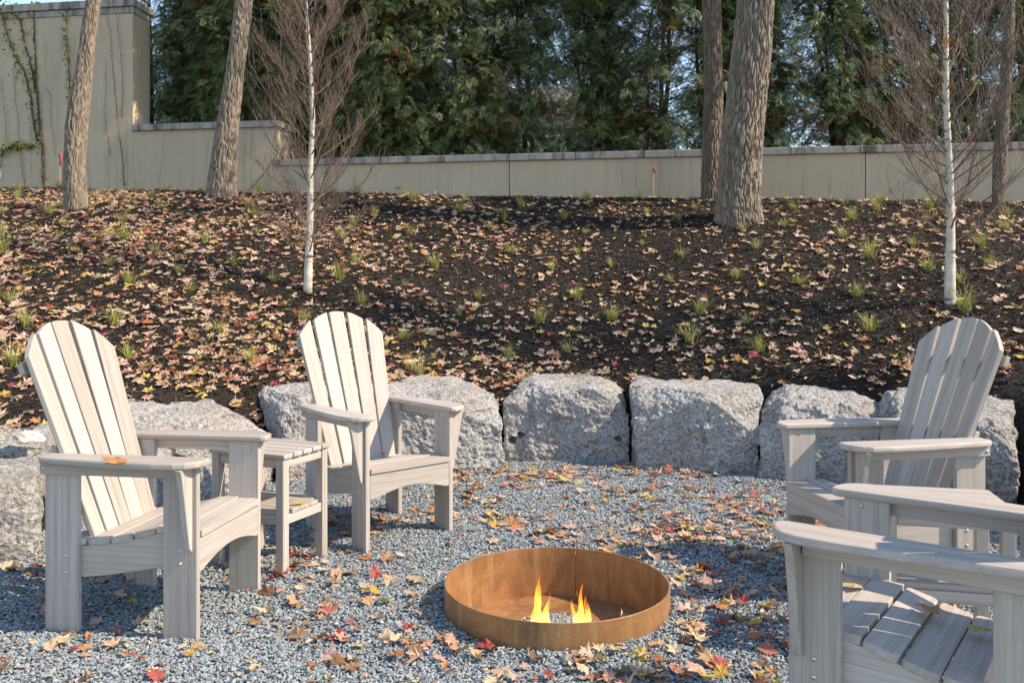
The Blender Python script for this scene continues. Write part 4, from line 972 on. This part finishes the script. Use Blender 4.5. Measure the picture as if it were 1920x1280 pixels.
# ------------------------------------------------------------ vines on the tall wall
def vine(label, paths, leaves, seed, rad=.02, green=0., lz=.045):
    g = random.Random(seed); t = thing('climbing_vine', label, 'vine', wall_px(paths[0][0][0], paths[0][0][1], 0)); o0 = t.location.copy(); allp = []
    for kx, pth in enumerate(paths):
        P = [wall_px(u / 3, v_ / 3, .02) for u, v_ in pth]; Q = []
        for i_ in range(len(P) - 1):
            for j in range(8): Q.append(P[i_].lerp(P[i_ + 1], j / 8) + Vector((g.gauss(0, .006), 0, 0)))
        Q.append(P[-1]); tb = Tubes(); m = len(Q); r0 = rad * (1 if kx == 0 else .7)
        tb.add([q - o0 for q in Q], [max(.0025, r0 * (1 - .75 * i_ / m)) for i_ in range(m)], 6); link('stem', tb.mesh('stem', m_bark_dark if rad > .008 else m_twig), t); allp += Q
        tw_ = Tubes()
        for q in Q[::2]:
            for rep in range(2):
                a_ = g.uniform(-1.2, 1.2) + (math.pi if g.random() < .5 else 0); L_ = g.uniform(.03, .10); tw_.add([q - o0, q - o0 + e * math.cos(a_) * L_ + Vector((0, 0, math.sin(a_) * L_))], [.0022, .001], 3, False)
        tag(link('tendrils', tw_.mesh('tendrils', m_twig), t), kind='stuff')
    C_ = []
    for q in allp:
        if g.random() < green:
            for rep in range(4): C_.append(q + e * g.gauss(0, .035) + Vector((0, 0, g.gauss(0, .05))) + nrm * g.uniform(.01, .05))
    for (u, v_, n_, sp_) in leaves:
        c = wall_px(u / 3, v_ / 3, .06)
        for _ in range(n_): C_.append(c + e * g.gauss(0, sp_) + Vector((0, 0, g.gauss(0, sp_))) + nrm * g.uniform(-.02, .08))
    if C_:
        C_ = np.array([tuple(c - o0) for c in C_]); V, T = oval(2); gg = np.random.default_rng(seed); n_ = len(C_)
        link('leaves', scatter('leaves', V, T, C_, rotmats(n_, None, gg) * gg.uniform(lz * .6, lz * 1.4, n_)[:, None, None], [m_vinel], gg.random(n_)), t)
vine('thick mossy woody vine with leafy tops climbing the tall wall at far left', [[(252, 1080), (246, 850), (225, 700), (215, 560), (203, 350), (196, 180), (195, 40)], [(215, 800), (190, 680), (180, 560), (140, 400), (100, 340), (60, 240), (35, 150), (15, 40)], [(205, 520), (180, 380), (145, 250), (120, 120), (75, 70)]],
     [(40, 240, 30, .12), (20, 120, 40, .14), (60, 60, 30, .12), (240, 25, 22, .08), (130, 430, 10, .05)], 1, .026, .55)
vine('slim leafy green vine hanging left of the leaning pale trunk', [[(398, 600), (396, 450), (388, 320), (380, 200), (378, 60)]], [], 2, .009, .9, .04)
vine('thin bare dark vine on the wall right of the leaning pale trunk', [[(700, 1045), (692, 900), (668, 700), (650, 500), (636, 320), (625, 180), (603, 40)], [(690, 660), (694, 520), (690, 350), (672, 180), (655, 20)]], [], 3, .008, 0)
vine('hair thin bare vine just right of the leaning pale trunk', [[(622, 880), (605, 740), (590, 640), (603, 480), (600, 340)]], [], 4, .004, 0)
vine('hair thin bare vines near the left edge of the picture', [[(148, 1050), (122, 900), (108, 700), (92, 560), (84, 400)], [(42, 810), (32, 650), (16, 450)], [(318, 880), (292, 700), (288, 540), (262, 500)]], [], 5, .004, 0)
vine('drooping green compound leaf shoot low on the tall wall', [[(210, 828), (150, 812), (70, 822), (25, 860), (8, 930)]], [(60, 838, 26, .035), (110, 825, 26, .03), (150, 820, 16, .03), (30, 865, 16, .03)], 6, .006, .2, .06)
# cord hanging off the step
tb = Tubes(); c0 = wall_px(518, 300, .07); tb.add([c0 + Vector((0, 0, .02)), wall_px(500, 330, .12), wall_px(476, 366, .25)], .006, 5); o = link('cord', tb.mesh('cord', m_black)); tag(o, 'thin dark cord slanting down from the wall step to the mulch', 'cord')

# markers and lamp
def stake(label, u, vt, vb, Yd=None, rib=.09):
    k = (u - 960) / F; Yw = W0 / (1 - WK * k) - .18; b_ = W(u, vb, Yw); tp = W(u, vt, Yw); t = thing('survey_stake', label, 'stake', (b_.x, b_.y, b_.z))
    link('stick', bx(-.011, .011, -.006, .006, -.25, tp.z - b_.z, .001), t, m_stake)
    tb = Tubes(); h_ = tp.z - b_.z
    tb.add([(-.012, -.008, h_ - .01), (.02, -.012, h_ + .025), (.03, -.01, h_ - .02), (.012, -.012, h_ - rib)], [.012, .016, .014, .010], 5); link('ribbon', tb.mesh('ribbon', m_pink), t)
stake('wooden stake with pink ribbon against the middle of the low wall', 1225, 318, 372, rib=.05)
stake('short stake with hanging pink ribbon beside the leaning pale trunk', 112, 292, 362, rib=.16)
p = hit(816, 368); tb = Tubes(); t = thing('marker_flag', 'small white marker flag at the foot of the low wall', 'flag', p)
tb.add([(0, 0, -.05), (0, 0, .10)], .0018, 5); link('wire', tb.mesh('wire', m_steel), t)
link('film', np_mesh('film', [(0, 0, .10), (.02, .004, .07), (.045, -.004, .01), (-.03, .004, .0), (-.012, 0, .06)], [(0, 1, 4), (1, 2, 4), (2, 3, 4)], [m_white]), t)
p = hit(1361, 419); t = thing('spot_light', 'small black landscape spotlight at the foot of the thickest trunk', 'spotlight', p)
tb = Tubes(); tb.add([(0, 0, 0), (0, 0, .05), (0, .004, .052), (.0, .01, .14)], [.012, .012, .034, .036], 14); link('housing', tb.mesh('housing', m_black), t)
tb = Tubes(); tb.add([(0, 0, -.08), (0, 0, .02)], .008, 8); link('spike', tb.mesh('spike', m_black), t)
pw_ = wall_px(1, 328, .015); o = link('wall_tag', bx(-.03, .03, -.008, .008, -.06, .06, .003), None, m_white); o.location = pw_; o.rotation_euler = (0, 0, WROT); tag(o, 'small white plate fixed to the tall wall at the left edge', 'plate')
